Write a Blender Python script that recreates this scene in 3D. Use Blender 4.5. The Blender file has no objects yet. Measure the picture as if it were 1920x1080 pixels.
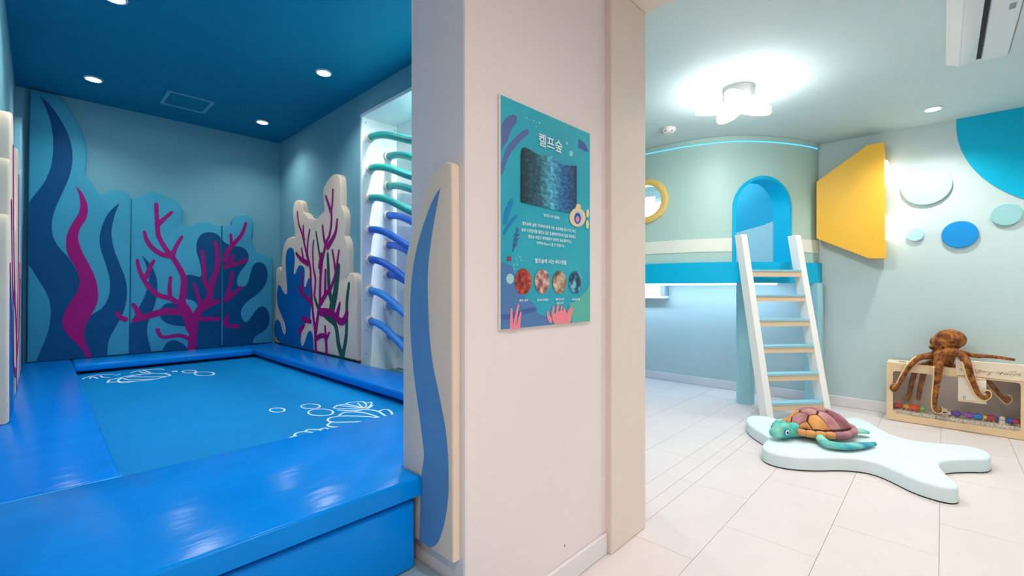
import bpy, bmesh, math, random
from mathutils import Vector, Matrix
R = random.Random(7)
# ------------------------------------------------------------------ camera
H = 1.10                       # camera height in metres
F = 845.0                      # focal length in pixels of the 1920 px wide frame
YAW = math.radians(46.32)      # the long axis of the trampoline room (+Y) lies this far left of the view axis
scene = bpy.context.scene
cam_data = bpy.data.cameras.new('camera'); cam_data.sensor_width = 36.0; cam_data.lens = F/1920*36
cam_data.clip_start = 0.02
cam = bpy.data.objects.new('camera', cam_data); scene.collection.objects.link(cam)
cam.location = (0, 0, H); cam.rotation_euler = (math.pi/2, 0, -YAW)
scene.camera = cam
# ------------------------------------------------------------------ world, exposure
w = bpy.data.worlds.new('world'); scene.world = w; w.use_nodes = True
w.node_tree.nodes['Background'].inputs[0].default_value = (0.75, 0.85, 1.0, 1)
w.node_tree.nodes['Background'].inputs[1].default_value = 0.05
vs = scene.view_settings
vs.view_transform = 'Standard'; vs.look = 'None'; vs.gamma = 1.0; vs.use_curve_mapping = False
vs.exposure = 0.0
# light levels (watts of the lamps built further down)
W_HALL, W_TRAMP, W_NICHE, E_STAR, W_ROOM, E_UNDER, E_FIN = 56.0, 30.0, 190.0, 44.0, 54.0, 26.0, 6.5

# ------------------------------------------------------------------ pixel -> place
FW = Vector((math.sin(YAW), math.cos(YAW), 0)); RT = Vector((math.cos(YAW), -math.sin(YAW), 0))
CAM = Vector((0, 0, H))
def ray(x, y): return FW + RT*((x-960)/F) + Vector((0, 0, (540-y)/F))
def onX(x, y, X): d = ray(x, y); return CAM + d*(X/d.x)
def onY(x, y, Y): d = ray(x, y); return CAM + d*(Y/d.y)
def onZ(x, y, Z): d = ray(x, y); return CAM + d*((Z-H)/d.z)
def pxx(p): return 960 + F*(p.x*RT.x+p.y*RT.y)/(p.x*FW.x+p.y*FW.y)

# ------------------------------------------------------------------ materials
def lin(h):
    h = h.lstrip('#'); o = []
    for i in (0, 2, 4):
        c = int(h[i:i+2], 16)/255
        o.append(c/12.92 if c <= 0.04045 else ((c+0.055)/1.055)**2.4)
    return (*o, 1.0)
MATS = {}
def mat(name, col, rough=0.6, spec=0.4, bump=0.0, bscale=40.0, var=0.0, vscale=6.0, stretch=None, emit=0.0, ecol=None, coat=0.0, metal=0.0, trans=0.0, alpha=1.0):
    if name in MATS: return MATS[name]
    m = bpy.data.materials.new(name); m.use_nodes = True; nt = m.node_tree; n = nt.nodes; l = nt.links
    b = n['Principled BSDF']; c = lin(col)
    b.inputs['Base Color'].default_value = c; b.inputs['Roughness'].default_value = rough
    b.inputs['Specular IOR Level'].default_value = spec; b.inputs['Coat Weight'].default_value = coat
    b.inputs['Metallic'].default_value = metal; b.inputs['Transmission Weight'].default_value = trans
    b.inputs['Alpha'].default_value = alpha
    if emit:
        b.inputs['Emission Color'].default_value = lin(ecol or col); b.inputs['Emission Strength'].default_value = emit
    if bump or var:
        tc = n.new('ShaderNodeTexCoord'); mp = n.new('ShaderNodeMapping'); l.new(tc.outputs['Object'], mp.inputs[0])
        if stretch: mp.inputs['Scale'].default_value = stretch
    if var:
        no = n.new('ShaderNodeTexNoise'); no.inputs['Scale'].default_value = vscale; no.inputs['Detail'].default_value = 4
        l.new(mp.outputs[0], no.inputs[0])
        rp = n.new('ShaderNodeMapRange'); rp.inputs[1].default_value = 0.3; rp.inputs[2].default_value = 0.7
        rp.inputs[3].default_value = 1-var; rp.inputs[4].default_value = 1+var; l.new(no.outputs[0], rp.inputs[0])
        hs = n.new('ShaderNodeHueSaturation'); hs.inputs['Color'].default_value = c; l.new(rp.outputs[0], hs.inputs['Value'])
        l.new(hs.outputs[0], b.inputs['Base Color'])
    if bump:
        nb = n.new('ShaderNodeTexNoise'); nb.inputs['Scale'].default_value = bscale; nb.inputs['Detail'].default_value = 3
        l.new(mp.outputs[0], nb.inputs[0])
        bp = n.new('ShaderNodeBump'); bp.inputs['Strength'].default_value = bump; bp.inputs['Distance'].default_value = 0.01
        l.new(nb.outputs[0], bp.inputs['Height']); l.new(bp.outputs[0], b.inputs['Normal'])
    MATS[name] = m; return m
def ramp_mat(name, stops, scale=6.0, coord='Object', rough=0.5, stretch=(1, 1, 1), kind='noise', detail=6):
    if name in MATS: return MATS[name]
    m = bpy.data.materials.new(name); m.use_nodes = True; nt = m.node_tree; n = nt.nodes; l = nt.links
    b = n['Principled BSDF']; b.inputs['Roughness'].default_value = rough
    tc = n.new('ShaderNodeTexCoord'); mp = n.new('ShaderNodeMapping'); l.new(tc.outputs[coord], mp.inputs[0]); mp.inputs['Scale'].default_value = stretch
    if kind == 'noise':
        t = n.new('ShaderNodeTexNoise'); t.inputs['Scale'].default_value = scale; t.inputs['Detail'].default_value = detail; out = t.outputs[0]
    else:
        t = n.new('ShaderNodeTexVoronoi'); t.inputs['Scale'].default_value = scale; out = t.outputs['Distance']
    l.new(mp.outputs[0], t.inputs[0])
    r = n.new('ShaderNodeValToRGB'); l.new(out, r.inputs[0]); cr = r.color_ramp
    while len(cr.elements) < len(stops): cr.elements.new(0.5)
    for e, (p, c) in zip(cr.elements, stops): e.position = p; e.color = lin(c)
    l.new(r.outputs[0], b.inputs['Base Color']); MATS[name] = m; return m

WHITE = mat('white_paint', '#e9e4e2', 0.55, var=0.02)
PILLAR = mat('pillar_paint', '#ebe2e0', 0.6, bump=0.02, bscale=120, var=0.015, vscale=2)
SAGE = mat('sage_paint', '#c1d4d5', 0.6, bump=0.02, bscale=150, var=0.02, vscale=2)
CEIL_R = mat('pale_ceiling_paint', '#c8dcde', 0.7, var=0.02, vscale=2)
CEIL_L = mat('deep_blue_ceiling_paint', '#077f9e', 0.6, spec=0.15, var=0.03, vscale=2)
WALL_L = mat('water_blue_wall_paint', '#73adbb', 0.65, spec=0.2, bump=0.02, bscale=140, var=0.03, vscale=2)
TILE = mat('floor_tile', '#e0d5d2', 0.42, spec=0.35, var=0.03, vscale=3, bump=0.015, bscale=60)
GROUT = mat('tile_joint', '#d4cac6', 0.8)
SKIRT = mat('white_baseboard', '#e6e2e4', 0.45)
VINYL = mat('blue_vinyl', '#0089e6', 0.20, spec=0.12, bump=0.2, bscale=7, var=0.05, vscale=3, stretch=(1, 3, 1))
VINYL2 = mat('blue_vinyl_lengthwise', '#007fe0', 0.20, spec=0.12, bump=0.28, bscale=7, var=0.05, vscale=3, stretch=(1.0, 4, 1))
BED = mat('trampoline_mesh', '#0085c8', 0.5, spec=0.12, var=0.05, vscale=2, bump=0.05, bscale=400)
DARK = mat('dark_gap', '#071425', 0.7)
INK = mat('white_print', '#e8fbff', 0.5)
FOAM_L = mat('pale_blue_foam', '#3d9fbb', 0.55, spec=0.2, bump=0.05, bscale=90, var=0.03)
FOAM_C = mat('cream_foam', '#ecd8c3', 0.6, bump=0.05, bscale=90, var=0.03)
A_NAVY = mat('navy_print', '#004c7c', 0.5, spec=0.15, var=0.04)
A_BLUE = mat('ocean_blue_print', '#0068ac', 0.5, spec=0.15, var=0.03)
A_MAG = mat('magenta_print', '#9c1572', 0.5, spec=0.15, var=0.04)
A_GREEN = mat('dark_green_print', '#1d5a45', 0.5, var=0.04)
A_STEEL = mat('steel_blue_print', '#5b92c3', 0.5, var=0.03)

# ------------------------------------------------------------------ mesh helpers
col = scene.collection
class MB:
    def __init__(s): s.v = []; s.f = []
    def add(s, vs, fs):
        o = len(s.v); s.v += [Vector(p) for p in vs]; s.f += [tuple(i+o for i in f) for f in fs]; return s
    def box(s, lo, hi):
        x0, y0, z0 = lo; x1, y1, z1 = hi
        return s.add([(x0,y0,z0),(x1,y0,z0),(x1,y1,z0),(x0,y1,z0),(x0,y0,z1),(x1,y0,z1),(x1,y1,z1),(x0,y1,z1)],
              [(0,3,2,1),(4,5,6,7),(0,1,5,4),(1,2,6,5),(2,3,7,6),(3,0,4,7)])
    def rbox(s, lo, hi, r=0.01, seg=2, M=None):
        bm = bmesh.new(); bmesh.ops.create_cube(bm, size=1.0)
        c = (Vector(lo)+Vector(hi))/2; d = Vector(hi)-Vector(lo)
        for v in bm.verts: v.co = Vector((v.co.x*d.x, v.co.y*d.y, v.co.z*d.z))
        bmesh.ops.bevel(bm, geom=bm.edges[:], offset=min(r, min(d)*0.48), segments=seg, profile=0.5, affect='EDGES')
        bm.verts.ensure_lookup_table()
        for v in bm.verts: v.co = (M @ (v.co + c)) if M else v.co + c
        s.add([v.co.copy() for v in bm.verts], [tuple(v.index for v in f.verts) for f in bm.faces]); bm.free(); return s
    def prism(s, pts, fr, w0, w1, r=0.0):
        """closed outline pts (u, v) extruded along w of frame fr, optional rounded front rim"""
        n = len(pts); area = sum(pts[i][0]*pts[(i+1)%n][1]-pts[(i+1)%n][0]*pts[i][1] for i in range(n))
        if area < 0: pts = pts[::-1]
        if r:
            nr = []
            for i in range(n):
                a, b, c = (Vector(pts[i-1]), Vector(pts[i]), Vector(pts[(i+1) % n]))
                t = (c-a); t = t.normalized() if t.length > 1e-9 else Vector((1, 0)); nr.append(Vector((-t.y, t.x)))
            rings = [(w0, 0.0), (w1-r, 0.0), (w1-0.55*r, 0.12*r), (w1-0.2*r, 0.42*r), (w1, r)]
        else:
            nr = [Vector((0, 0))]*n; rings = [(w0, 0), (w1, 0)]
        vs = []
        for (wv, off) in rings:
            for p, q in zip(pts, nr): vs.append(fr(p[0]+q.x*off, p[1]+q.y*off, wv))
        fs = []
        for k in range(len(rings)-1):
            for i in range(n):
                j = (i+1) % n; fs.append((k*n+i, k*n+j, (k+1)*n+j, (k+1)*n+i))
        fs.append(tuple((len(rings)-1)*n+i for i in range(n))); fs.append(tuple(range(n))[::-1])
        return s.add(vs, fs)
    def ribbon(s, pts, wid, fr, w0, w1):
        """stroke of varying width with round ends in the plane of fr"""
        P = [Vector(p[:2]) for p in pts]; n = len(P); L = []; Rr = []
        for i in range(n):
            t = P[min(i+1, n-1)]-P[max(i-1, 0)]; t = t.normalized() if t.length > 1e-9 else Vector((1, 0)); q = Vector((-t.y, t.x))
            L.append(P[i]+q*wid[i]/2); Rr.append(P[i]-q*wid[i]/2)
        def cap(c, a, k):
            o = []; v = a-c
            for i in range(1, 5):
                an = k*math.pi*i/5; o.append(c+Vector((v.x*math.cos(an)-v.y*math.sin(an), v.x*math.sin(an)+v.y*math.cos(an))))
            return o
        top = []; 
        for i in range(n-1): top.append([L[i], Rr[i], Rr[i+1], L[i+1]])
        top.append([L[-1]]+[Rr[-1]]+cap(P[-1], Rr[-1], 1)); top.append([Rr[0], L[0]]+cap(P[0], L[0], 1))
        for t in top: s.add([fr(p.x, p.y, w1) for p in t], [tuple(range(len(t)))])
        rim = Rr + cap(P[-1], Rr[-1], 1) + L[::-1] + cap(P[0], L[0], 1); m = len(rim)
        s.add([fr(p.x, p.y, w0) for p in rim]+[fr(p.x, p.y, w1) for p in rim], [(i, (i+1) % m, m+(i+1) % m, m+i) for i in range(m)])
        return s
    def tube(s, path, rad, seg=12, cap=True):
        P = [Vector(p) for p in path]; n = len(P)
        if not hasattr(rad, '__len__'): rad = [rad]*n
        T = [(P[min(i+1, n-1)]-P[max(i-1, 0)]).normalized() for i in range(n)]
        up = Vector((0, 0, 1)) if abs(T[0].z) < 0.9 else Vector((1, 0, 0))
        N = (up - T[0]*up.dot(T[0])).normalized(); vs = []; fs = []
        for i in range(n):
            N = (N - T[i]*N.dot(T[i])).normalized(); B = T[i].cross(N)
            for k in range(seg):
                a = 2*math.pi*k/seg; vs.append(P[i]+(N*math.cos(a)+B*math.sin(a))*rad[i])
        for i in range(n-1):
            for k in range(seg):
                k2 = (k+1) % seg; fs.append((i*seg+k, i*seg+k2, (i+1)*seg+k2, (i+1)*seg+k))
        if cap:
            o = len(vs); vs.append(P[0]-T[0]*rad[0]*0.4); vs.append(P[-1]+T[-1]*rad[-1]*0.4)
            for k in range(seg):
                k2 = (k+1) % seg; fs.append((o, k2, k)); fs.append((o+1, (n-1)*seg+k, (n-1)*seg+k2))
        return s.add(vs, fs)
    def lathe(s, prof, c, ax=Vector((0, 0, 1)), seg=24, ring=False):
        ax = Vector(ax).normalized(); u = Vector((1, 0, 0)) if abs(ax.x) < 0.9 else Vector((0, 1, 0))
        a1 = ax.cross(u).normalized(); a2 = ax.cross(a1); c = Vector(c); vs = []; fs = []
        for (r, h) in prof:
            for k in range(seg):
                a = 2*math.pi*k/seg; vs.append(c+ax*h+(a1*math.cos(a)+a2*math.sin(a))*r)
        m_ = len(prof)
        for i in range(m_ if ring else m_-1):
            j = (i+1) % m_
            for k in range(seg):
                k2 = (k+1) % seg; fs.append((i*seg+k, i*seg+k2, j*seg+k2, j*seg+k))
        if not ring: fs.append(tuple(range(seg))[::-1]); fs.append(tuple((m_-1)*seg+k for k in range(seg)))
        return s.add(vs, fs)
    def ell(s, c, r, M=None, seg=16, rings=10):
        vs = []; fs = []; c = Vector(c)
        for i in range(rings+1):
            th = math.pi*i/rings
            for k in range(seg):
                a = 2*math.pi*k/seg; p = Vector((math.sin(th)*math.cos(a)*r[0], math.sin(th)*math.sin(a)*r[1], math.cos(th)*r[2]))
                vs.append(c+(M @ p if M else p))
        for i in range(rings):
            for k in range(seg):
                k2 = (k+1) % seg; fs.append((i*seg+k, (i+1)*seg+k, (i+1)*seg+k2, i*seg+k2))
        return s.add(vs, fs)
    def build(s, name, m, parent=None, smooth=False, M=None):
        vs = [M @ p for p in s.v] if M else s.v
        if parent is None:
            lo = [min(p[i] for p in vs) for i in range(3)]; hi = [max(p[i] for p in vs) for i in range(3)]
            org = Vector(((lo[0]+hi[0])/2, (lo[1]+hi[1])/2, lo[2]))
        else:
            org = Vector(parent['_o'])
        me = bpy.data.meshes.new(name); me.from_pydata([tuple(p-org) for p in vs], [], s.f)
        bm = bmesh.new(); bm.from_mesh(me)
        bmesh.ops.remove_doubles(bm, verts=bm.verts[:], dist=1e-6)
        bmesh.ops.recalc_face_normals(bm, faces=bm.faces[:]); bm.to_mesh(me); bm.free()
        if smooth:
            me.polygons.foreach_set('use_smooth', [True]*len(me.polygons))
            if smooth is not True: me.set_sharp_from_angle(angle=math.radians(smooth))
        me.materials.append(m); o = bpy.data.objects.new(name, me); col.objects.link(o)
        if parent is None: o.location = org
        else: o.parent = parent
        o['_o'] = tuple(org); return o
def tag(o, label, cat, group=None, kind=None):
    o['label'] = label; o['category'] = cat
    if group: o['group'] = group
    if kind: o['kind'] = kind
    return o
def thing(name, loc, label, cat, group=None):
    o = bpy.data.objects.new(name, None); col.objects.link(o); o.location = loc; o.empty_display_size = 0.05
    o['_o'] = tuple(loc); return tag(o, label, cat, group)
def struct(o): o['kind'] = 'structure'; return o
def light(kind, loc, watts, parent=None, size=0.1, colr=(1, 1, 1), spot=None, blend=0.8, name='lamp_light', aim=None):
    d = bpy.data.lights.new(name, kind); d.energy = watts; d.color = colr
    if kind == 'SPOT': d.spot_size = math.radians(spot or 120); d.spot_blend = blend; d.shadow_soft_size = size
    elif kind == 'AREA': d.shape = 'DISK'; d.size = size
    else: d.shadow_soft_size = size
    o = bpy.data.objects.new(name, d); col.objects.link(o)
    o.location = Vector(loc)-Vector(parent['_o']) if parent else loc
    if parent: o.parent = parent
    if aim: o.rotation_euler = (Vector(aim)-Vector(loc)).to_track_quat('-Z', 'Y').to_euler()
    return o
# frames: (u, v, w) -> world
def frY(Y0): return lambda u, v, w: Vector((u, Y0-w, v))          # wall facing -Y
def frX(X0): return lambda u, v, w: Vector((X0-w, u, v))          # wall facing -X
def frXp(X0): return lambda u, v, w: Vector((X0+w, u, v))         # wall facing +X
def frZ(Z0): return lambda u, v, w: Vector((u, v, Z0+w))          # face up
def chaikin(pts, it=2, closed=True):
    """corner cutting; a third item in a point keeps it sharp"""
    P = [(p[0], p[1], len(p) > 2) for p in pts]
    for _ in range(it):
        n = len(P); o = []
        for i in range(n if closed else n-1):
            a, b = P[i], P[(i+1) % n]
            if not closed and i == 0: o.append(a)
            if a[2]: o.append(a)
            else: o.append((a[0]*.75+b[0]*.25, a[1]*.75+b[1]*.25, False)) if (closed or i > 0) else None
            if not b[2]: o.append((a[0]*.25+b[0]*.75, a[1]*.25+b[1]*.75, False)) if (closed or i < n-2) else o.append(b)
            elif not closed and i == n-2: o.append(b)
        P = o
    return [(p[0], p[1]) for p in P]
def clipx(pts, x, left):
    """keep the part of a pixel polygon on one side of a vertical line"""
    o = []; n = len(pts)
    for i in range(n):
        a, b = pts[i], pts[(i+1) % n]; ia = (a[0] <= x) == left; ib = (b[0] <= x) == left
        if ia: o.append(a)
        if ia != ib:
            t = (x-a[0])/(b[0]-a[0]); o.append((x, a[1]+t*(b[1]-a[1])))
    return o
def smooth_line(P, k=6):
    """Catmull-Rom through points of any dimension"""
    P = [Vector(p) for p in P]; n = len(P); o = []
    for i in range(n-1):
        p0, p1, p2, p3 = P[max(i-1, 0)], P[i], P[i+1], P[min(i+2, n-1)]
        for j in range(k):
            t = j/k; o.append(0.5*((2*p1)+(p2-p0)*t+(2*p0-5*p1+4*p2-p3)*t*t+(3*p1-p0-3*p2+p3)*t**3))
    o.append(P[-1]); return o
def zz(pts, off, sc): return [(off[0]+p[0]/sc, off[1]+p[1]/sc, *p[2:]) for p in pts]   # zoomed crop -> photo pixels
def to2(pts, fn, ax):   # photo pixels -> plane coordinates
    o = []
    for p in pts:
        q = fn(p[0], p[1]); o.append((q[ax[0]], q[ax[1]], *p[2:]))
    return o
# ================================================================== STRUCTURE
CL, CR = 2.70, 2.473            # ceiling heights: trampoline side, submarine room
XL, XR, YF = -0.135, 1.83, 5.30  # trampoline room: left wall, right wall, far wall
WX = 5.156                      # wall that carries the submarine
NY0, NY1, NX = 1.60, 3.46, 2.16 # climbing niche
NZ = 2.529
PX0, PY0, PY1 = 0.863, 1.015, 1.297   # wall with the poster
floor = struct(MB().box((-1.7, -2.6, -0.12), (5.3, 5.4, -0.006)).build('floor', GROUT))
tile_w, tile_l, gap = 0.36, 0.72, 0.0009
def tiles(x0, x1, y0, y1):
    j0 = math.floor((y0-0.01)/tile_w)
    j = j0
    while 0.01+j*tile_w < y1:
        ya, yb = max(y0, 0.01+j*tile_w), min(y1, 0.01+(j+1)*tile_w)
        off = 2.546 + (0.36 if j % 2 else 0.0); i = math.floor((x0-off)/tile_l)
        while off+i*tile_l < x1:
            xa, xb = max(x0, off+i*tile_l), min(x1, off+(i+1)*tile_l)
            if xb-xa > 0.02 and yb-ya > 0.02:
                MB().box((xa+gap, ya+gap, -0.008), (xb-gap, yb-gap, 0.0)).build('tile', TILE, floor)
            i += 1
        j += 1
tiles(-1.55, 5.15, -0.71, 1.01); tiles(1.93, 5.15, 1.01, 1.2); tiles(2.2, 5.15, 1.2, 3.99)
MB().box((-1.55, -2.5, -0.02), (5.15, -0.712, 0.0)).build('tile_field', TILE, floor)
struct(MB().box((-1.7, PY0, CL), (2.3, 5.4, CL+0.1)).build('ceiling', CEIL_L))
struct(MB().box((-1.7, -2.6, CL), (1.70, PY0, CL+0.1)).build('ceiling', WHITE))
struct(MB().prism([(1.70, -1.6), (5.3, -1.6), (5.3, 4.1), (2.201, 4.1), (2.201, 1.25), (1.70, 1.25)], frZ(CR), 0, 0.1).build('ceiling', CEIL_R))
struct(MB().box((-0.3, YF, 0), (2.3, YF+0.1, CL)).build('wall_far', WALL_L))
struct(MB().box((XL-0.1, 1.0, 0), (XL, YF, CL)).build('wall_left', WALL_L))
m = MB(); m.box((XR, NY1, 0), (2.2, YF, CL)); m.box((XR, PY1, 0), (2.2, NY0, CL)); m.box((XR, NY0, NZ), (2.2, NY1, CL))
m.box((NX, NY0, 0), (2.2, NY1, NZ)); m.box((XR, NY0, 0), (NX, NY1, 0.40)); wn = struct(m.build('wall_niche', WALL_L))
PANEL = mat('white_board', '#eef4f4', 0.35, var=0.01)
pan = struct(MB().rbox((XR-0.012, NY1-0.03, 0.40), (NX-0.005, NY1-0.001, NZ-0.03), 0.002, 1).build('trim_1', PANEL))
struct(MB().rbox((XR-0.012, NY0+0.001, 0.40), (NX-0.005, NY0+0.03, NZ-0.03), 0.002, 1).build('trim_2', PANEL))
struct(MB().rbox((XR-0.012, NY0+0.001, NZ-0.03), (NX-0.005, NY1-0.001, NZ-0.001), 0.002, 1).build('trim_3', PANEL))
struct(MB().box((NX-0.02, NY0+0.031, 0.41), (NX-0.001, NY1-0.031, NZ-0.031)).build('trim_4', PANEL))
SCREW = mat('screw_steel', '#8f979b', 0.35, metal=0.8)
sc = None
for k, z in enumerate((2.46, 2.30, 2.02, 1.80, 1.58, 1.36, 1.0, 0.75, 0.56)):
    for X in ((XR+0.02, NX-0.04) if k in (0, 7) else (XR+0.02,)):
        MB().lathe([(0.005, 0), (0.005, 0.002), (0.003, 0.003)], (X, NY1-0.03, z), (0, -1, 0), 8).build('screw', SCREW, pan)
wm = struct(MB().rbox((PX0, PY0, 0), (1.64, PY1, CL), 0.008, 2).build('wall_middle', PILLAR))
CREAMT = mat('cream_door_lining', '#e5d8cc', 0.5, var=0.01)
struct(MB().rbox((1.626, 0.985, 0), (1.92, PY1-0.001, CL), 0.004, 1).build('trim_5', CREAMT))
struct(MB().rbox((1.626, -2.45, 2.357), (1.92, 0.985, CL), 0.004, 1).build('trim_6', CREAMT))
struct(MB().box((1.92, 1.2, 0), (2.2, PY1, CL)).build('wall_return', SAGE))
struct(MB().box((XL-0.1, 1.0, 2.42), (PX0, PY1, CL)).build('added_header', PILLAR))  # unseen header, added to separate the hall light from the trampoline room
struct(MB().box((-1.65, 1.0, 0), (XL-0.1, 1.1, CL)).build('wall_front', PILLAR))
struct(MB().box((-1.65, -2.5, 0), (-1.55, 1.0, CL)).build('wall_hall', PILLAR))
struct(MB().box((-1.65, -2.6, 0), (1.93, -2.5, CL)).build('wall_rear', PILLAR))
struct(MB().box((1.626, -2.5, 0), (1.92, -1.4, 2.357)).build('wall_partition', PILLAR))
struct(MB().box((1.92, -1.6, 0), (WX+0.1, -1.5, CR)).build('wall_side', SAGE))
struct(MB().box((2.2, 4.0, 0), (WX+0.1, 4.1, CR)).build('wall_end', SAGE))
wr = struct(MB().box((WX, -1.5, 0), (WX+0.1, 4.0, CR)).build('wall_right', SAGE))
struct(MB().rbox((WX-0.014, -1.5, 0), (WX, 4.0, 0.093), 0.004, 1).build('baseboard_right', SKIRT))
struct(MB().rbox((PX0, PY0-0.012, 0), (1.624, PY0, 0.085), 0.004, 1).build('baseboard_middle', SKIRT))
# small mark on the poster wall
MB().ell(onY(1059, 1023, PY0), (0.004, 0.0012, 0.006), seg=8, rings=6).build('plug_mark', mat('grey_plug', '#a79f9f', 0.6), wm)

# ================================================================== TRAMPOLINE
MZ = 0.506                       # top of the safety pads
OX0, OX1, OY0, OY1 = 0.18, 1.435, 1.885, 4.84   # opening over the bed
PF = 1.188                       # front edge of the pads
PADX = 0.832
G = 'blue vinyl pads around the trampoline'
def pad(lo, hi, label, m, bulge=0.008):
    b = MB(); nx, ny = 24, 48
    b.rbox(lo, hi, 0.018, 3)
    return tag(b.build('safety_pad', m, None, 40), label, 'pad', G)
# front pad runs round the end of the poster wall
fp = [(XL+0.003, PF, 1), (PADX, PF, 1), (PADX, PY1+0.012, 1), (XR-0.01, PY1+0.012, 1), (XR-0.01, OY0-0.003, 1), (XL+0.003, OY0-0.003, 1)]
front = tag(MB().prism([(p[0], p[1]) for p in fp], frZ(MZ-0.058), 0, 0.058, 0.011).build('safety_pad', VINYL, None, 40),
    'wide glossy blue front pad over the padded skirt, beside the white pillar', 'pad', G)
lp = pad((XL+0.003, OY0, MZ-0.058), (OX0, 5.247, MZ), 'long blue vinyl pad facing the climbing niche, below the light blue panel', VINYL2)
pad((OX1, OY0, MZ-0.058), (XR-0.08+0.0, 5.247, MZ), 'long blue vinyl pad below the climbing niche and the cream coral panel', VINYL2)
pad((OX0+0.001, OY1, MZ-0.058), (OX1-0.001, 5.247, MZ), 'blue vinyl pad below the blue kelp and coral panels', VINYL)
PIPE = mat('seam_welt', '#3fb2f5', 0.3)
MB().tube([(XL+0.01, OY0-0.004, MZ-0.004), (OX0, OY0-0.004, MZ-0.004)], 0.004, 6).build('seam_welt', PIPE, front)
tr = thing('trampoline', (0.8, 3.3, 0.0), 'rectangular blue trampoline with white shell and bubble prints', 'trampoline')
BZ = 0.425
MB().box((OX0-0.08, OY0-0.08, BZ-0.004), (OX1+0.10, OY1+0.08, BZ)).build('bed', BED, tr)
STEEL = mat('dark_steel', '#16222e', 0.4, metal=0.6)
def framebar(lo, hi): MB().rbox(lo, hi, 0.01, 1).build('frame_rail', STEEL, tr)
framebar((XL+0.02, OY0-0.13, 0.34), (XR-0.1, OY0-0.085, 0.42)); framebar((XL+0.02, OY1+0.09, 0.34), (XR-0.1, OY1+0.135, 0.42))
framebar((0.03, OY0-0.08, 0.36), (0.07, OY1+0.085, 0.43)); framebar((1.56, OY0-0.08, 0.36), (1.60, OY1+0.085, 0.43))
for X in (0.03, 1.56):
    for Y in (OY0-0.06, 3.3, OY1+0.04): MB().rbox((X, Y, 0.0), (X+0.04, Y+0.04, 0.36), 0.006, 1).build('leg', STEEL, tr)
# white prints on the bed
def strokes(lines, off, sc, wid, name, parent, fn, ax, fr, m, w1=0.0012, k=5, w0=0.0):
    b = MB(); n = 0
    for ln in lines:
        ln2 = zz(ln, off, sc) if sc else ln
        P = to2(ln2, fn, ax); S = smooth_line([(p[0], p[1]) for p in P], k)
        b.ribbon(S, [wid]*len(S), fr, w0, w1+n*0.00005); n += 1
    return b.build(name, m, parent)
def ring_px(cx, cy, rx, ry, a0=0, a1=360, n=20): return [(cx+rx*math.cos(math.radians(a0+(a1-a0)*i/n)), cy+ry*math.sin(math.radians(a0+(a1-a0)*i/n))) for i in range(n+1)]
oR, sR, oL, sL = (490, 730), 6.857, (140, 670), 5.647
bz = lambda x, y: onZ(x, y, BZ)
args = lambda: (tr, bz, (0, 1), frZ(BZ), INK)
strokes([[(1300,240),(1150,250),(940,245),(980,210),(1080,190),(1130,170),(1300,160),(1350,180),(1410,165),(1415,190),(1370,230),(1300,245)],
  [(1300,240),(1130,222),(970,205)],[(1300,240),(1200,212),(1080,190)],[(1310,235),(1350,215),(1330,175),(1290,162)],[(1300,232),(1240,180)],
  [(1290,262),(1130,275),(980,268)],[(1430,205),(1380,245),(1300,265)]], oR, sR, 0.009, 'shell_print', *args())
strokes([[(1000,340),(1060,300),(1180,290),(1300,265),(1400,265),(1500,285),(1560,320),(1630,360)],
  [(1000,345),(880,370),(855,400),(900,420),(1000,425),(1200,420),(1450,405),(1530,380)],[(1000,345),(1200,345),(1400,355),(1540,375)],
  [(1180,290),(1350,310),(1540,370)],[(1510,285),(1560,265),(1630,265),(1680,310),(1670,360)],[(900,425),(850,460),(900,485),(1050,482),(1270,458)],
  [(985,485),(985,520)],[(1690,320),(1750,330)]], oR, sR, 0.011, 'shell_print', *args())
strokes([[(480,650),(410,655),(365,630),(420,600),(440,570),(500,550),(560,545),(600,520),(740,518),(800,500),(850,505),(890,545)],
  [(430,600),(500,612),(610,615)],[(560,545),(680,560),(765,575)],[(740,518),(800,545),(825,560)],[(890,520),(970,515)]], oR, sR, 0.009, 'shell_print', *args())
for cx, cy, rx, ry in ((205,268,98,27),(635,220,123,30),(765,298,163,44)):
    strokes([ring_px(cx, cy, rx, ry), ring_px(cx+rx*.72, cy-2, rx*.22, ry*.6, -90, 90, 8)], oR, sR, 0.008, 'bubble_print', *args())
strokes([[(350,265),(370,240),(450,225),(560,200),(660,185),(900,170),(1010,188),(960,205),(830,235),(640,255),(500,270),(460,245),(500,220)],
  [(350,268),(430,262),(640,255)],[(520,225),(600,240),(850,230)],[(590,205),(750,208),(950,205)],[(560,212),(640,190),(700,186)]], oL, sL, 0.013, 'shell_print', *args())
strokes([[(595,165),(680,140),(780,130),(900,125),(945,132)],[(680,150),(740,165),(850,172)],[(720,135),(800,160)],[(960,170),(1000,185)]], oL, sL, 0.012, 'shell_print', *args())
strokes([[(85,230),(130,210),(230,190),(310,183),(410,180)],[(160,225),(190,205),(240,225)],[(270,195),(300,212),(365,215)],[(430,190),(480,180)]], oL, sL, 0.012, 'shell_print', *args())
for cx, cy, rx, ry in ((1060,150,22,5),(1215,152,75,14),(1375,175,105,20)):
    strokes([ring_px(cx, cy, rx, ry), ring_px(cx+rx*.7, cy-1, rx*.22, ry*.6, -90, 90, 8)], oL, sL, 0.010, 'bubble_print', *args())
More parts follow.
